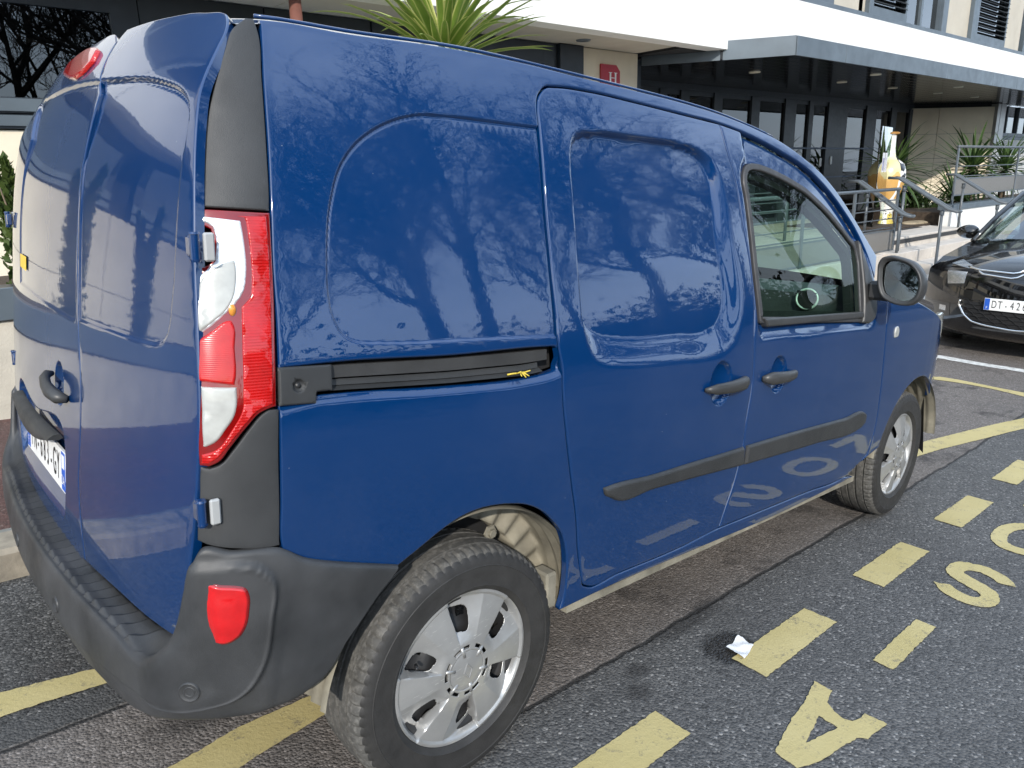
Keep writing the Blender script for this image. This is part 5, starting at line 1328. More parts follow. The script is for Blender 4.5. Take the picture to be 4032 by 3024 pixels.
# H sign
hs = [(7.02, 2.36), (7.40, 2.36), (7.40, 2.80), (7.325, 2.875), (7.02, 2.875)]
mb = MB(); mb.prism([(y_, x_) for x_, y_ in hs][::-1], 0, 0) if False else None
v = [(x_, 5.150, z_) for x_, z_ in hs] + [(x_, 5.172, z_) for x_, z_ in hs]
sg = mesh_obj('hotel_sign', [(a - 7.2, b_ - 5.15, c_ - 2.62) for a, b_, c_ in v], [(0, 1, 2, 3, 4), (9, 8, 7, 6, 5)] + [(i, 5 + i, 5 + (i + 1) % 5, (i + 1) % 5) for i in range(5)], simple('crimson_sign', (.42, .018, .035), .4), loc=(7.2, 5.15, 2.62))
tag(sg, 'crimson wall sign with a white letter H and one cut corner', 'sign')
mb = MB()
for bx in ((-.062, -.036), (.036, .062)): mb.box(bx[0], bx[1], -.0045, 0, -.125, .125); mb.box(bx[0] - .018, bx[1] + .018, -.0042, 0, -.125, -.113); mb.box(bx[0] - .018, bx[1] + .018, -.0042, 0, .113, .125)
mb.box(-.036, .036, -.0044, 0, -.008, .008)
ht = mb.build('lettering', M_WHITE, sg, loc=(.055, -.001, .09)); ht.scale = (1.05, 1, .55)

# ---------------------------------------------------------------- entrance steps, landing, planter walls, rails
STP = tag(empty('entrance_steps', (12, 3.5, 0)), 'pale stone entrance steps with dark nosing rising to the hotel landing', 'steps')
def spart(name, x0, x1, y0, y1, z0, z1, mat, bev=.006):
    o = MB().box(x0 - 12, x1 - 12, y0 - 3.5, y1 - 3.5, z0, z1, bev=bev).build(name, mat, STP); return o
spart('landing', 11.32, 14.3, 2.95, 6.43, -.5, .368, M_STEP); spart('landing', 4.6, 11.316, 3.95, 6.43, -.5, .368, M_STEP); spart('ramp', 4.6, 11.316, 2.80, 3.945, -.5, .185, M_STEP)
spart('landing', 14.3, 20.3, 3.62, 6.43, -.5, .366, M_STEP)
spart('nosing', 11.32, 14.28, 2.938, 2.949, .27, .335, M_NOSE, 0)
for a, b_ in ((10.80, 12.1), (12.106, 13.4), (13.406, 14.7), (14.706, 15.9)):
    spart('step', a, b_, 2.62, 2.945, -.5, .198, M_STEP); spart('step', a + .4, b_ + .4, 2.29, 2.615, -.5, .030, M_STEP)
spart('door_mat', 11.9, 13.9, 3.5, 4.1, .3685, .376, M_NOSE, 0)
PV2 = tag(MB().box(3.2, 31, 2.14, 2.288, -.6, -.115, bev=.01).build('kerb', M_STEP), kind='structure')
PV3 = tag(MB().box(4.0, 31, 2.288, 2.60, -.6, -.118).build('pavement', M_STEP), kind='structure')
PW_ = tag(empty('planter_wall', (16, 3.4, 0)), 'low white planter wall with dark coping beside the steps', 'wall')
MB().box(-1.65, 15, -.20, .0, -.6, .655, bev=.004).build('wall', M_WHITEF, PW_); MB().box(-1.66, -1.46, .004, .8, -.2, .36).build('wall', M_WHITEF, PW_)
MB().box(-1.70, 15, -.235, .03, .66, .755, bev=.004).build('coping', M_GREYM, PW_)
MB().box(-1.4, 15, .035, 1.7, .30, .60).build('soil', M_SOIL, PW_)
bed = tag(MB().box(12.85, 20.0, 3.62, 5.6, .20, .395).build('flower_bed', M_SOIL), kind='structure')
M_MESH, nt, b = new_mat('perforated_sheet')
co = tex_co(nt); vv2 = nt.nodes.new('ShaderNodeTexVoronoi'); vv2.inputs['Scale'].default_value = 55; vv2.inputs['Randomness'].default_value = 0; lk(nt, co, vv2.inputs['Vector'])
lk(nt, ramp(nt, vv2.outputs['Distance'], [(.18, 0), (.24, 1)]), b.inputs['Alpha']); b.inputs['Base Color'].default_value = (.18, .17, .155, 1); b.inputs['Roughness'].default_value = .5
def guard(name, label, x0, x1, y, ztop, zbot, posts_, rails, pan, grp=None):
    g = tag(empty(name, ((x0 + x1) / 2, y, zbot)), label, 'railing'); ox = (x0 + x1) / 2
    MB().tube([(x0 - ox, 0, ztop - zbot), (x1 - ox, 0, ztop - zbot)], .024, 14).build('top_rail', M_RAIL, g, True)
    pm = None
    for px in posts_:
        if pm is None: pm = MB().box(-.028, .028, -.012, .012, 0, ztop - zbot - .02).build('post', M_RAIL, g); pm.location = (px - ox, 0, 0)
        else: share('post', pm, g, (px - ox, 0, 0))
    rm = None
    for rz in rails:
        if rm is None: rm = MB().tube([(x0 - ox, 0, 0), (x1 - ox, 0, 0)], .009, 8).build('rail', M_RAIL, g, True); rm.location = (0, .016, rz - zbot)
        else: share('rail', rm, g, (0, .016, rz - zbot))
    for a, b_, za, zb2 in pan:
        fp = MB(); fp.box(a - ox, b_ - ox, -.004, .004, za - zbot, za - zbot + .025); fp.box(a - ox, b_ - ox, -.004, .004, zb2 - zbot - .025, zb2 - zbot)
        fp.build('panel_frame', M_RAIL, g)
        MB().box(a - ox, b_ - ox, -.001, .001, za - zbot + .025, zb2 - zbot - .025).build('perforated_panel', M_MESH, g)
    return g
guard('ramp_railing', 'grey tubular ramp railing with perforated panels, seen through the van window', 5.2, 11.30, 2.90, 1.125, .20 - .05, [11.26, 9.86, 8.46, 7.06, 5.66], [.965, .83, .69, .555], [(9.88, 11.23, .20, .53), (8.48, 9.84, .20, .53), (7.08, 8.44, .20, .53)])
guard('ramp_railing', 'grey inner ramp railing behind the front one, beside the glass doors', 6.4, 10.2, 4.1, 1.28, .365, [10.15, 8.9, 7.6, 6.45], [1.12, .97, .82, .66], [])
guard('terrace_railing', 'grey guard rail on the white planter wall, yuccas behind it', 14.5, 23, 3.28, 1.775, .752, [14.53, 17.85, 20.6], [1.60, 1.43, 1.25, .95], [(14.56, 17.82, .90, 1.22), (17.88, 20.57, .90, 1.22)])
def handrail(name, label, x, y0, z0, y1, z1, posts_, dx=.11):
    h = tag(empty(name, (x, (y0 + y1) / 2, 0)), label, 'handrail'); oy = (y0 + y1) / 2
    pts = [(-dx / 2, y1 - oy, z1)]
    a = [(-dx / 2, y1 + .16 - oy, z1 + .01), (-dx / 2, y1 - oy, z1), (-dx / 2, y0 + .14 - oy, z0 + .03), (-dx / 2, y0 + .03 - oy, z0), (-dx / 4, y0 - oy, z0), (dx / 4, y0 - oy, z0), (dx / 2, y0 + .03 - oy, z0), (dx / 2, y0 + .14 - oy, z0 + .03), (dx / 2, y1 - oy, z1), (dx / 2, y1 + .10 - oy, z1 + .01)]
    MB().tube(a, .022, 12).build('rail', M_RAIL, h, True)
    for py, pz0 in posts_:
        t = (py - y0 - .14) / (y1 - y0 - .14); pz1 = z0 + .03 + (z1 - z0 - .03) * t - .02
        MB().tube([(0, py - oy, pz0), (0, py - oy, pz1 - .05)], .021, 12).tube([(0, py - oy, pz1 - .13), (0, py - oy, pz1 - .05)], .03, 12).build('post', M_RAIL, h, True)
        MB().box(-dx / 2, dx / 2, py - oy - .02, py - oy + .02, pz1 - .055, pz1 - .045).build('bracket', M_RAIL, h)
handrail('stair_handrail', 'grey double stair handrail in the middle of the steps', 11.2, 1.98, .81, 2.86, 1.285, [(2.22, -.115), (2.79, .198)])
handrail('stair_handrail', 'grey double stair handrail at the white planter wall', 14.15, 2.25, .80, 3.12, 1.285, [(2.41, .03), (2.99, .20)])
handrail('stair_handrail', 'grey double stair handrail at the ramp side of the steps', 10.95, 2.52, .745, 3.36, 1.25, [(2.70, .198), (3.22, .366)])
# low wall with planter along the pavement behind the van
PLW = tag(empty('planter', (-2, 3.2, 0)), 'rough pale plaster planter with dark metal rim behind the van', 'planter')
MB().box(-9, 6.2, -.20, .0, -.6, .735, bev=.006).build('wall', M_PLAST, PLW); MB().box(6.0, 6.2, 0, 1.3, -.6, .735).build('wall', M_PLAST, PLW)
MB().box(-9.02, 6.22, -.225, -.19, .74, .925, bev=.004).build('rim', M_GREYM, PLW); MB().box(-9.02, 6.22, -.19, .02, .90, .921, bev=.003).build('rim', M_NAVY, PLW)
MB().box(-8.9, 6.0, .02, 1.2, .5, .86).build('soil', M_SOIL, PLW)

# ---------------------------------------------------------------- statue, glass sheet, notices, stones
m, nt, b = new_mat('painted_sculpture'); M_STAT = m
co = tex_co(nt); sep = nt.nodes.new('ShaderNodeSeparateXYZ'); lk(nt, co, sep.inputs[0])
nz = noise(nt, co, 3.2, 2); patch = noise(nt, co, 5.5, 1)
zz = math_n(nt, 'ADD', sep.outputs[2], math_n(nt, 'MULTIPLY', math_n(nt, 'SUBTRACT', nz, .5), .5))
c0 = ramp(nt, math_n(nt, 'DIVIDE', zz, 1.75), [(0, (.62, .50, .12)), (.09, (.75, .73, .66)), (.22, (.72, .70, .62)), (.26, (.62, .36, .11)), (.50, (.66, .40, .13)), (.54, (.70, .62, .32)), (.70, (.72, .70, .45)), (.74, (.74, .73, .68)), (.95, (.76, .74, .68)), (.96, (.50, .26, .08))], 'CONSTANT')
xs_ = math_n(nt, 'ADD', sep.outputs[0], math_n(nt, 'MULTIPLY', sep.outputs[1], -.6))
side_m = math_n(nt, 'GREATER_THAN', xs_, .06)
zin = math_n(nt, 'MULTIPLY', math_n(nt, 'GREATER_THAN', sep.outputs[2], .80), math_n(nt, 'LESS_THAN', sep.outputs[2], 1.28))
c1 = mixc(nt, math_n(nt, 'MULTIPLY', side_m, zin), c0, ramp(nt, patch, [(.50, (.80, .79, .77)), (.51, (.012, .012, .014))], 'CONSTANT'))
wv = nt.nodes.new('ShaderNodeTexWave'); wv.inputs['Scale'].default_value = 1.1; wv.inputs['Distortion'].default_value = 3; lk(nt, co, wv.inputs['Vector'])
c2 = mixc(nt, math_n(nt, 'MULTIPLY', math_n(nt, 'GREATER_THAN', wv.outputs['Fac'], .93), math_n(nt, 'LESS_THAN', sep.outputs[2], .9)), c1, (.78, .77, .74))
vd = nt.nodes.new('ShaderNodeTexVoronoi'); vd.inputs['Scale'].default_value = 22; lk(nt, co, vd.inputs['Vector'])
dots = math_n(nt, 'MULTIPLY', math_n(nt, 'LESS_THAN', vd.outputs['Distance'], .3), math_n(nt, 'MULTIPLY', math_n(nt, 'LESS_THAN', sep.outputs[2], .36), math_n(nt, 'GREATER_THAN', sep.outputs[2], .12)))
lk(nt, mixc(nt, dots, c2, (.02, .02, .02)), b.inputs['Base Color']); b.inputs['Roughness'].default_value = .3; b.inputs['Coat Weight'].default_value = .5
mb = MB()
mb.lathe([(0, 0), (.20, .0), (.205, .03), (.18, .10), (.175, .22), (.20, .38), (.26, .56), (.315, .74), (.335, .90), (.325, 1.02), (.28, 1.13), (.19, 1.21), (.12, 1.29), (.10, 1.40), (.096, 1.62), (.10, 1.66), (.15, 1.675), (.155, 1.70), (.12, 1.715), (0, 1.72)], 40)
st = mb.build('painted_sculpture', M_STAT, None, True, loc=(14.22, 4.38, .37)); auto_smooth(st, 40)
tag(st, 'tall bottle shaped sculpture painted cream, orange and white with black patches', 'sculpture')
gl = tag(MB().box(-.42, .42, -.006, .006, 0, 1.78).build('glass_sheet', glass('clear_sheet', (.72, .88, .80), .9), None, loc=(13.58, 4.18, .37)), 'upright clear glass sheet in front of the sculpture with two notices', 'glass screen')
gl.rotation_euler = (0, 0, R(12))
for k, (px, pc) in enumerate(((-.08, (.30, .30, .46)), (.13, (.62, .62, .68)))):
    n_ = MB().box(px - .085, px + .085, -.009, -.0065, .99, 1.33).build('notice', simple('notice_paper', (.68, .68, .70), .6), gl)
    MB().box(px - .06, px + .06, -.0098, -.0092, 1.02, 1.24).build('notice_print', simple('notice_print', pc, .6, var=.5, nscale=40), n_)
M_STONE = simple('flat_stone', (.34, .28, .19), .85, var=.4, nscale=6, bumps=.6, bscale=30)
def boulder(name, loc, sx, sy, sz, mat, label, seed):
    bm = bmesh.new(); bmesh.ops.create_icosphere(bm, subdivisions=3, radius=1); g = random.Random(seed)
    o3 = [Vector((g.uniform(-1, 1), g.uniform(-1, 1), g.uniform(-1, 1))).normalized() for _ in range(9)]
    for v in bm.verts:
        d = sum(max(0, v.co.dot(o)) ** 4 for o in o3) * .12; v.co *= (.9 + d); v.co = Vector((v.co.x * sx, v.co.y * sy, v.co.z * sz))
    mb = MB(); mb.bm(bm); o = mb.build(name, mat, None, True, loc=loc); return tag(o, label, 'stone', 'stones in the flower bed')
boulder('flat_stone', (16.9, 4.55, .40), .46, .34, .07, M_STONE, 'broad pale stone in the bed, just in front of the shrub', 1)
boulder('flat_stone', (14.5, 3.86, .40), .40, .20, .05, M_STONE, 'flat pale stone at the front edge of the bed, nearest the landing', 2)
boulder('flat_stone', (16.0, 3.95, .39), .38, .22, .05, M_STONE, 'flat stone in the bed nearest the white planter wall', 3)
boulder('flat_stone', (15.2, 4.6, .39), .34, .2, .04, M_STONE, 'dull stone half sunk in soil beside the sculpture', 4)
mb = MB(); mb.tube([(17.4 + .45 * math.cos(a), 4.95 + .3 * math.sin(a), .43 + .02 * math.sin(3 * a)) for a in np.linspace(-1.2, 2.2, 20)], .018, 8)
tag(mb.build('garden_hose', simple('blue_hose', (.08, .20, .36), .4), None, True), 'pale blue hose lying in the bed beside the shrub', 'hose')
# ---------------------------------------------------------------- plants
def leaf_mat(name, c1, c2, edge=None, rough=.45):
    m, nt, b = new_mat(name); co = tex_co(nt)
    n = noise(nt, co, 5, 4); col = ramp(nt, n, [(.3, c1), (.7, c2)])
    if edge is not None:
        at = nt.nodes.new('ShaderNodeAttribute'); at.attribute_name = 'edge'
        col = mixc(nt, ramp(nt, at.outputs['Fac'], [(.62, 0), (.86, 1)]), col, edge)
    lk(nt, col, b.inputs['Base Color']); b.inputs['Roughness'].default_value = rough
    b.inputs['Subsurface Weight'].default_value = 0
    tr = nt.nodes.new('ShaderNodeBsdfTranslucent'); lk(nt, col, tr.inputs['Color'])
    mx = nt.nodes.new('ShaderNodeMixShader'); mx.inputs[0].default_value = .22
    lk(nt, b.outputs[0], mx.inputs[1]); lk(nt, tr.outputs[0], mx.inputs[2]); lk(nt, mx.outputs[0], nt.nodes['Material Output'].inputs['Surface'])
    return m
M_YUC = leaf_mat('variegated_yucca_leaf', (.14, .22, .035), (.20, .29, .05), (.50, .50, .17))
M_YUC2 = leaf_mat('green_yucca_leaf', (.035, .075, .022), (.065, .12, .035), (.12, .19, .05))
M_TRUNK = simple('fibrous_trunk', (.16, .12, .08), .9, var=.4, nscale=12, bumps=.6, bscale=40)
def leaf_mesh(name, L, w, droop, mat, fold=.25):
    n = 10; v, f, ev = [], [], []
    for i in range(n + 1):
        t = i / n; ww = w * (min(1, t * 5 + .45)) * (1 - t ** 2.6) ** .8 * .5 + .0005
        ang = droop * t ** 1.8
        x = L * (t - .12 * ang * t * t); z = -L * ang * t * .42
        for k, (sy, sz) in enumerate(((-1, fold), (-.5, fold * .4), (0, 0), (.5, fold * .4), (1, fold))):
            v.append((x, sy * ww, z + sz * ww)); ev.append(abs(sy))
    for i in range(n):
        for k in range(4): f.append((i * 5 + k, (i + 1) * 5 + k, (i + 1) * 5 + k + 1, i * 5 + k + 1))
    me = bpy.data.meshes.new(name); me.from_pydata(v, [], f); me.materials.append(mat)
    me.attributes.new('edge', 'FLOAT', 'POINT').data.foreach_set('value', ev)
    me.polygons.foreach_set('use_smooth', [True] * len(me.polygons))
    return me
def yucca(name, label, loc, trunk_h, n, L, w, mat, seed, grp=None, low=-.35, droopy=.5, upb=1.0):
    g = random.Random(seed); r = tag(empty(name, loc), label, 'plant', grp)
    MB().tube([(0, 0, -.1), (.02, .01, trunk_h * .5), (0, 0, trunk_h + .02)], [.085, .075, .06], 12).build('trunk', M_TRUNK, r, True)
    ms = [leaf_mesh('leaf', L * s, w, d, mat) for s, d in ((1, .2), (1.05, .6), (.95, .0), (.9, .9), (1.0, .35))]
    for i in range(n):
        o = bpy.data.objects.new('leaf', ms[g.randrange(len(ms))]); COL.objects.link(o); o.parent = r
        t = (i + .5) / n; el = math.asin(max(-1, min(1, low + (1 - low) * (1 - t) * .985)))
        el += g.uniform(-.10, .10); az = i * 2.39996 + g.uniform(-.25, .25)
        o.location = (.02 * math.cos(az), .02 * math.sin(az), trunk_h + .12 * (1 - t) - .06 * t)
        o.rotation_euler = (g.uniform(-.25, .25), -el, az); s = g.uniform(.82, 1.12); o.scale = (s, g.uniform(.85, 1.2), 1)
    return r
yucca('yucca', 'variegated yucca with cream edged leaves rising over the van roof', (3.25, 3.52, .80), 1.60, 120, 1.05, .075, M_YUC, 3, low=-.28)
GY = 'green yuccas by the entrance steps'
yucca('yucca', 'tall green yucca behind the guard rail at the beige wall', (17.9, 4.15, .58), .72, 110, 1.05, .060, M_YUC2, 5, GY, low=-.75)
yucca('yucca', 'green yucca at the right edge, behind the panelled guard rail', (20.2, 4.2, .58), .70, 100, 1.0, .058, M_YUC2, 6, GY, low=-.7)
yucca('yucca', 'green yucca just right of the painted sculpture', (15.6, 4.85, .38), .95, 100, 1.0, .056, M_YUC2, 8, GY, low=-.85)
yucca('yucca', 'low drooping yucca below the guard rail, left of the tall one', (17.0, 4.1, .55), .14, 80, .95, .052, M_YUC2, 9, GY, low=-.1)
yucca('yucca', 'smaller variegated yucca in the planter further along the van roof', (4.75, 3.75, .80), .85, 70, .62, .055, M_YUC, 12, None, low=-.2)
def leafy(name, label, loc, size, n, ls, mat, seed, cat_='shrub', shape=None, grp=None):
    """many small leaf blades spread through a ragged volume"""
    g = np.random.default_rng(seed); r = tag(empty(name, loc), label, cat_, grp)
    v, f = [], []
    cl = g.normal(0, .42, (14, 3)); cl[:, 2] = np.abs(cl[:, 2]) * 1.1
    for i in range(n):
        if shape is None:
            c = cl[g.integers(14)]; p = c + g.normal(0, .20, 3); p[2] = abs(p[2])
            d = g.normal(0, 1, 3) + [0, 0, .6] + p
        else: p, d = shape(g)
        p = p * size; d /= np.linalg.norm(d) + 1e-9; s = np.cross(d, g.normal(0, 1, 3)); s /= np.linalg.norm(s) + 1e-9
        l = ls * g.uniform(.6, 1.3); w = l * .30; b = len(v)
        v += [p, p + d * l * .5 + s * w, p + d * l, p + d * l * .5 - s * w]; f.append((b, b + 1, b + 2, b + 3))
    mesh_obj('foliage', v, f, mat, r)
    mb = MB()
    for k in range(5):
        a = k * 1.3; mb.tube([(0, 0, -.05), (.25 * math.cos(a) * size[0], .25 * math.sin(a) * size[1], size[2] * .8)], [.012, .004], 6)
    mb.build('stem', M_TRUNK, r, True)
    return r
M_BUSH = leaf_mat('dark_bush_leaf', (.020, .040, .014), (.045, .075, .022))
M_CONI = leaf_mat('juniper_needle', (.030, .060, .016), (.095, .135, .030))
M_CONI2 = leaf_mat('dark_juniper_needle', (.018, .042, .018), (.045, .075, .026))
leafy('round_shrub', 'small round dark green shrub in the bed between handrails', (16.3, 4.55, .40), np.array([.55, .42, .42]), 2600, .085, M_BUSH, 4)
def juniper(g):
    k = g.integers(9); a = k * 2.4; tip = np.array([.34 * math.cos(a) * (.4 + .6 * (k % 3) / 2), .34 * math.sin(a) * (.4 + .6 * (k % 3) / 2), .62 + .38 * ((k * 37) % 10) / 10])
    t = g.uniform(0, 1) ** .8; p = tip * t + g.normal(0, .085 * (1.08 - t), 3); d = tip / np.linalg.norm(tip) * .8 + g.normal(0, .55, 3); d[2] = abs(d[2]) + .3
    return p, d
for i, (x, hgt, mt, lab) in enumerate(((-.10, .80, M_CONI, 'bright green conifer shrub in the planter at the left edge'), (-1.5, 1.35, M_CONI2, 'spiky dark juniper in the planter, mirrored in the wide rear door'), (-2.5, 1.2, M_CONI2, 'second spiky juniper along the planter, mirrored in the rear door'), (-4.2, 1.1, M_CONI, 'juniper further back along the planter, mirrored near the rear door hinge'))):
    leafy('conifer_shrub', lab, (x, 3.28, .84), np.array([.62, .40, hgt]), 6500, .055, mt, 20 + i, 'shrub', juniper, 'conifers in the planter')
for i, x in enumerate((.5, 1.4, 4.9)):
    leafy('conifer_shrub', ['conifer shrub in the planter hidden behind the van rear', 'conifer shrub beside the variegated yucca, behind the van', 'conifer shrub at the far end of the planter'][i], (x, 3.3, .84), np.array([.5, .40, .55]), 3500, .05, M_CONI, 40 + i, 'shrub', juniper, 'conifers in the planter')

# bare winter trees and hedge across the road (mirrored in the paint)
M_BARK = simple('grey_bark', (.024, .021, .018), .9, var=.4, nscale=6)
def tree_mesh(seed, H, spread=.62):
    g = random.Random(seed); mb = MB()
    def branch(p, d, L, r, lev):
        n = 3 if lev < 2 else 2; pts = [p]; q = p.copy(); dd = d.copy()
        for i in range(n):
            dd = (dd + Vector((g.uniform(-1, 1), g.uniform(-1, 1), g.uniform(-.3, .8))) * (.16 + .05 * lev)).normalized()
            q = q + dd * (L / n); pts.append(q.copy())
        rr = [max(.0028, r * (1 - .55 * i / n)) for i in range(n + 1)]
        mb.tube(pts, rr, 7 if lev == 0 else (5 if lev < 2 else 3), cap=False)
        if lev >= 5: return
        kids = {0: 6, 1: 5, 2: 5, 3: 4, 4: 4}[lev]
        for k in range(kids):
            t = .30 + .70 * (k + g.uniform(.1, .9)) / kids if lev else .42 + .58 * (k + .6) / kids
            i = min(n - 1, int(t * n)); base = pts[i].lerp(pts[i + 1], t * n - i)
            ax = dd.orthogonal(); ax.rotate(Matrix.Rotation(g.uniform(0, 6.28), 3, dd))
            nd = (dd + ax * g.uniform(.45, 1.0) * (1.1 if lev == 0 else 1)).normalized(); nd.z += .12; nd.normalize()
            branch(base, nd, L * g.uniform(.52, .74) * (1.0 if lev else .85), max(.0032, r * .50), lev + 1)
    branch(Vector((0, 0, -.3)), Vector((0, 0, 1)), H * .52, H * .020, 0)
    return mb
tms = []
for s_, H in ((11, 11.0), (12, 9.0), (13, 12.5)):
    r = tag(empty('bare_tree', (0, 0, 0)), 'bare winter tree across the road, mirrored in the flank of the van', 'tree', 'bare trees across the road')
    mb = tree_mesh(s_, H); mb.build('branches', M_BARK, r); tms.append(r)
spots = [(6.0, -9.5), (3.0, -13.0), (9.5, -12.0), (12.5, -9.0), (15.5, -14.0), (19, -10.5), (27, -11), (7.0, -10.5), (-17, -6), (34, -14)]
for i, (x, y) in enumerate(spots):
    o = tms[i] if i < 3 else dup_tree(tms[i % 3])
    o.location = (x, y, -.3); o.rotation_euler = (0, 0, i * 1.9); s_ = 1.0 + .35 * ((i * 7) % 5) / 5; o.scale = (s_, s_, s_)
M_HEDGE = leaf_mat('evergreen_hedge_leaf', (.008, .014, .007), (.020, .030, .011))
hr = np.random.default_rng(5); hv, hf = [], []
for i in range(26000):
    x = hr.uniform(-25, 45); top = 1.35 + .45 * math.sin(x * .9) * math.sin(x * .37 + 1) + .3 * hr.normal()
    p = np.array([x, -8.2 + hr.normal(0, .45), -.6 + hr.uniform(0, 1) * max(.4, top + .6)]); d = hr.normal(0, 1, 3); s = np.cross(d, hr.normal(0, 1, 3)); d /= np.linalg.norm(d); s /= np.linalg.norm(s)
    b0 = len(hv); hv += [p, p + d * .10 + s * .06, p + d * .22, p + d * .10 - s * .06]; hf.append((b0, b0 + 1, b0 + 2, b0 + 3))
hb = MB().box(-25, 45, -8.5, -7.95, -1.2, 1.0)
b0 = len(hv); hv += hb.v; hf += [tuple(i + b0 for i in q) for q in hb.f]
tag(mesh_obj('hedge', hv, hf, M_HEDGE), kind='stuff')

# ---------------------------------------------------------------- black parked car, facing the camera
M_BLACKP = paint('black_car_paint', (.003, .003, .0035), .004)
M_CHROMEC = simple('chrome', (.75, .75, .74), .12, metal=1, var=.05)
M_GLOSSB = simple('gloss_black_trim', (.010, .010, .011), .18, coat=.6)
M_HEADL = lens('car_headlamp_glass', (.55, .56, .56), .22, .85, rib=26, ribdir='Y', ribs=1.0)
M_WGL = glass('car_window_glass', (.62, .74, .68), .8)
CAR = tag(empty('parked_car', (6.93, -.055, -.315)), 'shiny black car parked nose on beyond the van, half out of the picture', 'car')
# nose: fascia and bonnet as one swept profile
prf = Spl(np.linspace(0, 1, 13), [.16, .06, .015, .0, .005, .02, .045, .10, .22, .42, .70, .95, 1.10])
prz = Spl(np.linspace(0, 1, 13), [.17, .23, .32, .44, .55, .66, .76, .835, .895, .945, .985, 1.02, 1.045])
def nose_c(a, t):
    """a: 0 bumper lip .. 1 windscreen base, t lateral -1..1"""
    u, z = prf(a), prz(a); hw = .93 - .20 * sst(.50, .80, a) - .02 * sst(.2, 0, a); tt_ = np.abs(t)
    sweep = (.40 - .05 * a) * tt_ ** 2.8 * sst(1.1, .75, a) + .05 * sst(.6, 1, a) * tt_ ** 2
    return np.stack([u + sweep, hw * t, z - .06 * tt_ ** 2.4 * sst(.45, .8, a)], -1)
ua, ut = np.linspace(0, 1, 60), np.linspace(-1, 1, 61)
aa, tt2 = np.meshgrid(ua, ut, indexing='ij'); q = nose_c(aa.ravel(), tt2.ravel())
mesh_obj('front_body', q, [(i * 61 + j, i * 61 + j + 1, (i + 1) * 61 + j + 1, (i + 1) * 61 + j) for i in range(59) for j in range(60)], M_BLACKP, CAR, smooth=True)
def nose_patch(name, A, mat, off=.006, n=10, parent=CAR):
    """four-sided patch lying on the nose: A = corners [(a,t)] going round"""
    A = np.array(A, float); s = np.linspace(0, 1, n); S, T2 = np.meshgrid(s, s, indexing='ij')
    P = (A[0][None, None] * ((1 - S) * (1 - T2))[..., None] + A[1][None, None] * (S * (1 - T2))[..., None] + A[2][None, None] * (S * T2)[..., None] + A[3][None, None] * ((1 - S) * T2)[..., None]).reshape(-1, 2)
    e = 1e-3; X = nose_c(P[:, 0], P[:, 1]); nn = np.cross(nose_c(P[:, 0], P[:, 1] + e) - X, nose_c(P[:, 0] + e, P[:, 1]) - X); nn /= np.linalg.norm(nn, axis=1)[:, None]
    nn *= np.where(nn[:, :1] > 0, -1, 1)
    X2 = X + nn * off; v = np.concatenate([X2, X - nn * .004]); N = n * n
    f = [(i * n + j, (i + 1) * n + j, (i + 1) * n + j + 1, i * n + j + 1) for i in range(n - 1) for j in range(n - 1)]
    ring = [i for i in range(n)] + [i * n + n - 1 for i in range(1, n)] + [(n - 1) * n + j for j in range(n - 2, -1, -1)] + [i * n for i in range(n - 2, 0, -1)]
    f += [(ring[k], ring[(k + 1) % len(ring)], N + ring[(k + 1) % len(ring)], N + ring[k]) for k in range(len(ring))]
    return auto_smooth(mesh_obj(name, v, f, mat, parent, smooth=True), 40)
def nose_tube(name, pts, r, mat, off=.008, parent=CAR):
    P = np.array(pts, float); S = np.linspace(0, len(P) - 1, 40); Q = np.stack([np.interp(S, range(len(P)), P[:, 0]), np.interp(S, range(len(P)), P[:, 1])], 1)
    X = nose_c(Q[:, 0], Q[:, 1]); X[:, 0] -= off
    return MB().tube(X, r, 8).build(name, mat, parent, True)
za = lambda z: float(np.interp(z, prz(np.linspace(0, 1, 200)), np.linspace(0, 1, 200)))
for s_ in (1, -1):
    nose_patch('headlight_surround', [(za(.825), s_ * .46), (za(.665), s_ * .50), (za(.635), s_ * .76), (za(.82), s_ * .80)], M_GLOSSB, .003)
    nose_patch('headlight', [(za(.795), s_ * .52), (za(.69), s_ * .52), (za(.665), s_ * .70), (za(.79), s_ * .74)], M_HEADL)
    nose_patch('daylight_lamp', [(za(.855), s_ * .54), (za(.825), s_ * .53), (za(.855), s_ * .80), (za(.90), s_ * .78)], M_HEADL)
    fgl = nose_patch('fog_light', [(za(.455), s_ * .68), (za(.405), s_ * .68), (za(.405), s_ * .76), (za(.455), s_ * .76)], M_HEADL)
    nose_patch('fog_light_surround', [(za(.49), s_ * .64), (za(.37), s_ * .63), (za(.37), s_ * .79), (za(.49), s_ * .80)], M_GLOSSB, .003)
nose_patch('upper_grille', [(za(.80), -.42), (za(.765), -.40), (za(.765), .40), (za(.80), .42)], M_GLOSSB, .004, 14)
nose_tube('chrome_strip', [(za(.845), .56), (za(.825), .42), (za(.815), .10), (za(.825), .05), (za(.855), 0), (za(.825), -.05), (za(.815), -.10), (za(.825), -.42), (za(.845), -.56)], .0095, M_CHROMEC)
nose_tube('chrome_strip', [(za(.815), .42), (za(.79), .36), (za(.772), .10), (za(.782), .05), (za(.812), 0), (za(.782), -.05), (za(.772), -.10), (za(.79), -.36), (za(.815), -.42)], .0095, M_CHROMEC)
nose_patch('lower_grille_recess', [(za(.535), -.50), (za(.30), -.38), (za(.30), .38), (za(.535), .50)], M_DARK, .002, 14)
nose_tube('chrome_strip', [(za(.535), .53), (za(.49), .535), (za(.40), .47), (za(.345), .39), (za(.325), .27), (za(.305), 0), (za(.325), -.27), (za(.345), -.39), (za(.40), -.47), (za(.49), -.535), (za(.535), -.53)], .010, M_CHROMEC)
mb = MB()
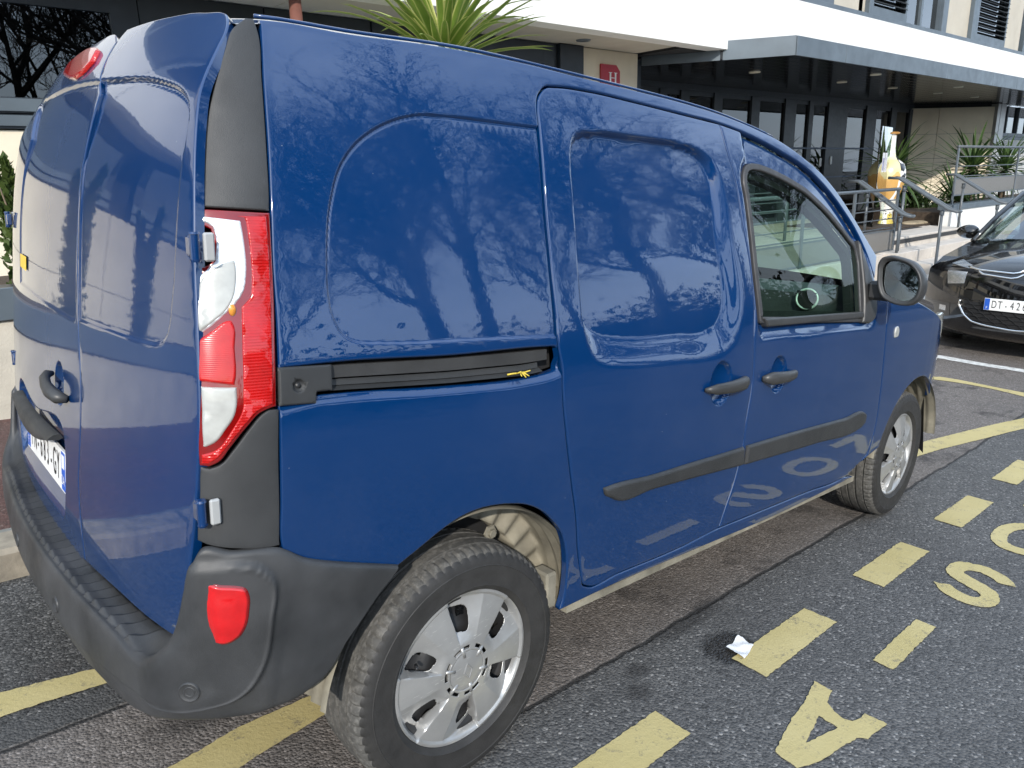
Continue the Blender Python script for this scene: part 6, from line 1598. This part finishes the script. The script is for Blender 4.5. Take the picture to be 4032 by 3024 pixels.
for r_ in range(6):
    for c_ in range(-5, 6):
        cy = (c_ + .5 * (r_ % 2)) * .098; cz = .345 + r_ * .037
        if abs(cy) > .36 + .12 * (cz - .32) / .2: continue
        hx = [(.050, 0), (.028, .020), (-.028, .020), (-.050, 0), (-.028, -.020), (.028, -.020)]
        pts = [nose_c(np.array([za(cz + dz)]), np.array([(cy + dy) / .91]))[0] - [.010, 0, 0] for dy, dz in hx]
        for k in range(6): mb.tube([pts[k], pts[(k + 1) % 6]], .0032, 4, cap=False)
mb.build('grille_mesh', M_DARK, CAR, True)
# plate DT-426
pc = empty('number_plate', (0, 0, 0)); pc.parent = CAR
pm = MB().box(-.26, .26, -.055, .055, -.003, .003, bev=.002).build('plate', M_WHITE, CAR); bpy.data.objects.remove(pc); pm.name = 'number_plate'
pm.matrix_local = Matrix(((0, 0, -1, -.022), (-1, 0, 0, 0), (0, 1, 0, .532), (0, 0, 0, 1)))
on_plate('country_band', [(-.257, -.052), (-.214, -.052), (-.214, .052), (-.257, .052)], M_EUBLUE, par=pm); on_plate('region_band', [(.214, -.052), (.257, -.052), (.257, .052), (.214, .052)], M_EUBLUE, par=pm)
for ch, x in zip('DT-426', np.linspace(-.178, .065, 6)): plate_text(ch, x, -.001, .098, .62 if ch != '-' else .5, M_INK, pm)
plate_text('F', -.236, -.032, .032, .9, M_WHITE, pm)
# flanks, wheels, glasshouse
fl = [(.50, .30), (.50, .80), (.62, .88), (1.15, .98), (2.5, 1.02), (4.0, 1.02), (4.35, .85), (4.38, .30), (3.95, .28)] + [(3.66 + .36 * math.cos(R(a)), .31 + .36 * math.sin(R(a))) for a in range(0, 181, 15)] + [(3.2, .22), (1.3, .22)] + [(.90 + .36 * math.cos(R(a)), .31 + .36 * math.sin(R(a))) for a in range(0, 181, 15)]
for s_ in (1, -1):
    P = np.array(fl); n = len(P); v = []
    for lay, (dy, sc) in enumerate(((.925, 1), (.93, 1), (.60, 1))):
        for u, z in P: v.append((u, s_ * (dy - .10 * sst(.75, 1.05, z)), z))
    from mathutils.geometry import tessellate_polygon
    tri = tessellate_polygon([[Vector((u, z, 0)) for u, z in P]])
    f = [tuple(t) for t in tri] + [(n + i, n + (i + 1) % n, 2 * n + (i + 1) % n, 2 * n + i) for i in range(n)]
    mesh_obj('side_body', v, f, M_BLACKP, CAR)
    for ux in (.90, 3.66):
        wc = bpy.data.objects.new('wheel', None); COL.objects.link(wc); wc.parent = CAR; wc.location = (ux, s_ * .80, .318)
        MB().lathe([(.20, .10), (.26, .115), (.30, .105), (.315, .08), (.318, 0), (.315, -.08), (.29, -.105), (.2, -.1)], 56, axis='y').build('tyre', M_TYRE, wc, True)
        MB().lathe([(0, .07), (.05, .075), (.19, .085), (.205, .10), (.205, -.05)], 40, axis='y').build('rim', M_GREYM, wc, True)
        if s_ < 0: wc.rotation_euler = (0, 0, math.pi)
MB().box(.95, 4.3, -.58, .58, .2, .95).box(.3, .95, -.58, .58, .2, .75).build('body_core', M_DARK, CAR)
def ws(a, b_):
    u = 1.06 + 1.25 * a; z = 1.045 + .50 * a - .04 * a * (1 - a); return np.stack([u + .12 * np.abs(b_) ** 2.2, b_ * (.74 - .12 * a), z - .05 * b_ ** 2 * (.5 + .5 * a)], 1)
grid_obj('windscreen', ws, np.linspace(0, 1, 12), np.linspace(-1, 1, 15), M_WGL, CAR)
grid_obj('roof', lambda a, b_: np.stack([2.31 + .12 * np.abs(b_) ** 2.2 + 1.9 * a, b_ * (.62 - .02 * a), 1.545 + .05 * np.sin(a * 2.6) - .05 * b_ ** 2 - .10 * a ** 3], 1), np.linspace(0, 1, 12), np.linspace(-1, 1, 15), M_BLACKP, CAR)
for s_ in (1, -1):
    MB().tube([(1.13, s_ * .80, 1.00), (1.6, s_ * .745, 1.235), (2.1, s_ * .675, 1.46), (2.45, s_ * .635, 1.515), (3.2, s_ * .63, 1.52), (4.2, s_ * .60, 1.38)], .026, 10).build('roof_pillar', M_BLACKP, CAR, True)
    MB().tube([(1.62, s_ * .84, 1.0), (2.05, s_ * .74, 1.33)], .020, 8).build('inner_pillar', simple('pale_pillar_trim', (.40, .40, .38), .6), CAR, True)
    MB().box(2.6, 2.7, s_ * .74 - .06, s_ * .74 + .06, 1.0, 1.5).build('door_pillar', M_BLACKP, CAR)
    v = [(1.2, s_ * .845, .99), (4.2, s_ * .84, 1.0), (4.1, s_ * .62, 1.38), (2.5, s_ * .64, 1.50), (2.1, s_ * .68, 1.45), (1.6, s_ * .755, 1.22)]
    mesh_obj('side_window', v, [(0, 1, 2, 3, 4, 5)], M_WGL, CAR)
    mh = MB(); bm = bmesh.new(); bmesh.ops.create_uvsphere(bm, u_segments=20, v_segments=12, radius=1)
    for q_ in bm.verts: q_.co = Vector((1.42 + q_.co.x * .085 * (1 if q_.co.x < 0 else .25), s_ * (.955 + q_.co.y * .115), 1.07 + q_.co.z * .075 * (1 - .15 * q_.co.y)))
    mh.bm(bm); mh.tube([(1.42, s_ * .86, 1.01), (1.43, s_ * .92, 1.04)], .025, 8); mh.build('wing_mirror', M_BLACKP, CAR, True)
MB().box(1.25, 1.9, -.68, .68, .80, .93).build('dashboard', M_DARK, CAR)
mesh_obj('windscreen_sticker', [tuple(Vector(ws(np.array([a]), np.array([b_]))[0]) + Vector((.006, 0, -.004))) for a, b_ in ((.10, .80), (.10, .70), (.17, .70), (.17, .80))], [(0, 1, 2, 3)], simple('green_yellow_sticker', (.45, .60, .05), .5), CAR)
mesh_obj('windscreen_sticker', [tuple(Vector(ws(np.array([a]), np.array([b_]))[0]) + Vector((.006, 0, -.004))) for a, b_ in ((.02, .80), (.02, .60), (.08, .60), (.08, .80))], [(0, 1, 2, 3)], simple('pale_blue_sticker', (.45, .62, .72), .5), CAR)
for s_ in (1, -1): MB().box(2.0, 2.5, s_ * .36 - .23, s_ * .36 + .23, .75, 1.15, bev=.05).box(2.35, 2.45, s_ * .36 - .12, s_ * .36 + .12, 1.2, 1.36, bev=.03).build('seat', M_DARK, CAR)

# ---------------------------------------------------------------- small things near the van
v, f = [], []; g = np.random.default_rng(3); nx_, ny_ = 13, 9
pa = [np.array(q) for q in ((1.118, -.972), (1.106, -1.035), (1.012, -1.058), (1.020, -.985))]
for i in range(nx_):
    for j in range(ny_):
        s, t = i / (nx_ - 1), j / (ny_ - 1); p = pa[0] * (1 - s) * (1 - t) + pa[1] * (1 - s) * t + pa[2] * s * t + pa[3] * s * (1 - t)
        v.append((p[0] + .0015 * math.sin(7 * t), p[1] + .0015 * math.sin(8 * s), .009 + .004 * math.sin(9 * s + 3 * t) * math.cos(5 * t) + .0008 * g.normal() + .012 * (s - .5) ** 2))
f = [(i * ny_ + j, (i + 1) * ny_ + j, (i + 1) * ny_ + j + 1, i * ny_ + j + 1) for i in range(nx_ - 1) for j in range(ny_ - 1)]
pv = to_world(np.array(v)); c0 = pv.mean(0)
pp_ = mesh_obj('paper_tissue', pv - c0, f, simple('white_tissue', (.80, .80, .80), .8), loc=c0, smooth=True)
tag(pp_, 'crumpled white paper tissue on a damp patch beside a yellow dash', 'litter')
M_TWIG = simple('yellow_seed_twig', (.62, .47, .06), .7)
tw = MB(); tz = .915; tx = .075
ty = lambda x, z: -float(side_y(x, z)) - .004
base = [(.082, 1.0485), (.10, 1.0487), (.118, 1.0475), (.140, 1.0480)]
tw.tube([(x, ty(x, 1.045) + .010, z) for x, z in base], .0022, 6)
for (x, z, dx, dz) in ((.110, 1.048, .004, .006), (.126, 1.0478, .004, -.010), (.134, 1.048, .009, .005), (.120, 1.0475, -.004, -.005), (.130, 1.0478, .010, -.008)):
    tw.tube([(x, ty(x, 1.045) + .008, z), (x + dx, ty(x, 1.045) - .002, z + dz)], [.0022, .0012], 5)
wv_ = to_world(np.array(tw.v)); c1 = wv_.mean(0)
tag(mesh_obj('seed_twig', wv_ - c1, tw.f, M_TWIG, loc=c1, smooth=True), 'small yellow seed twig caught under the sliding door rail', 'twig')
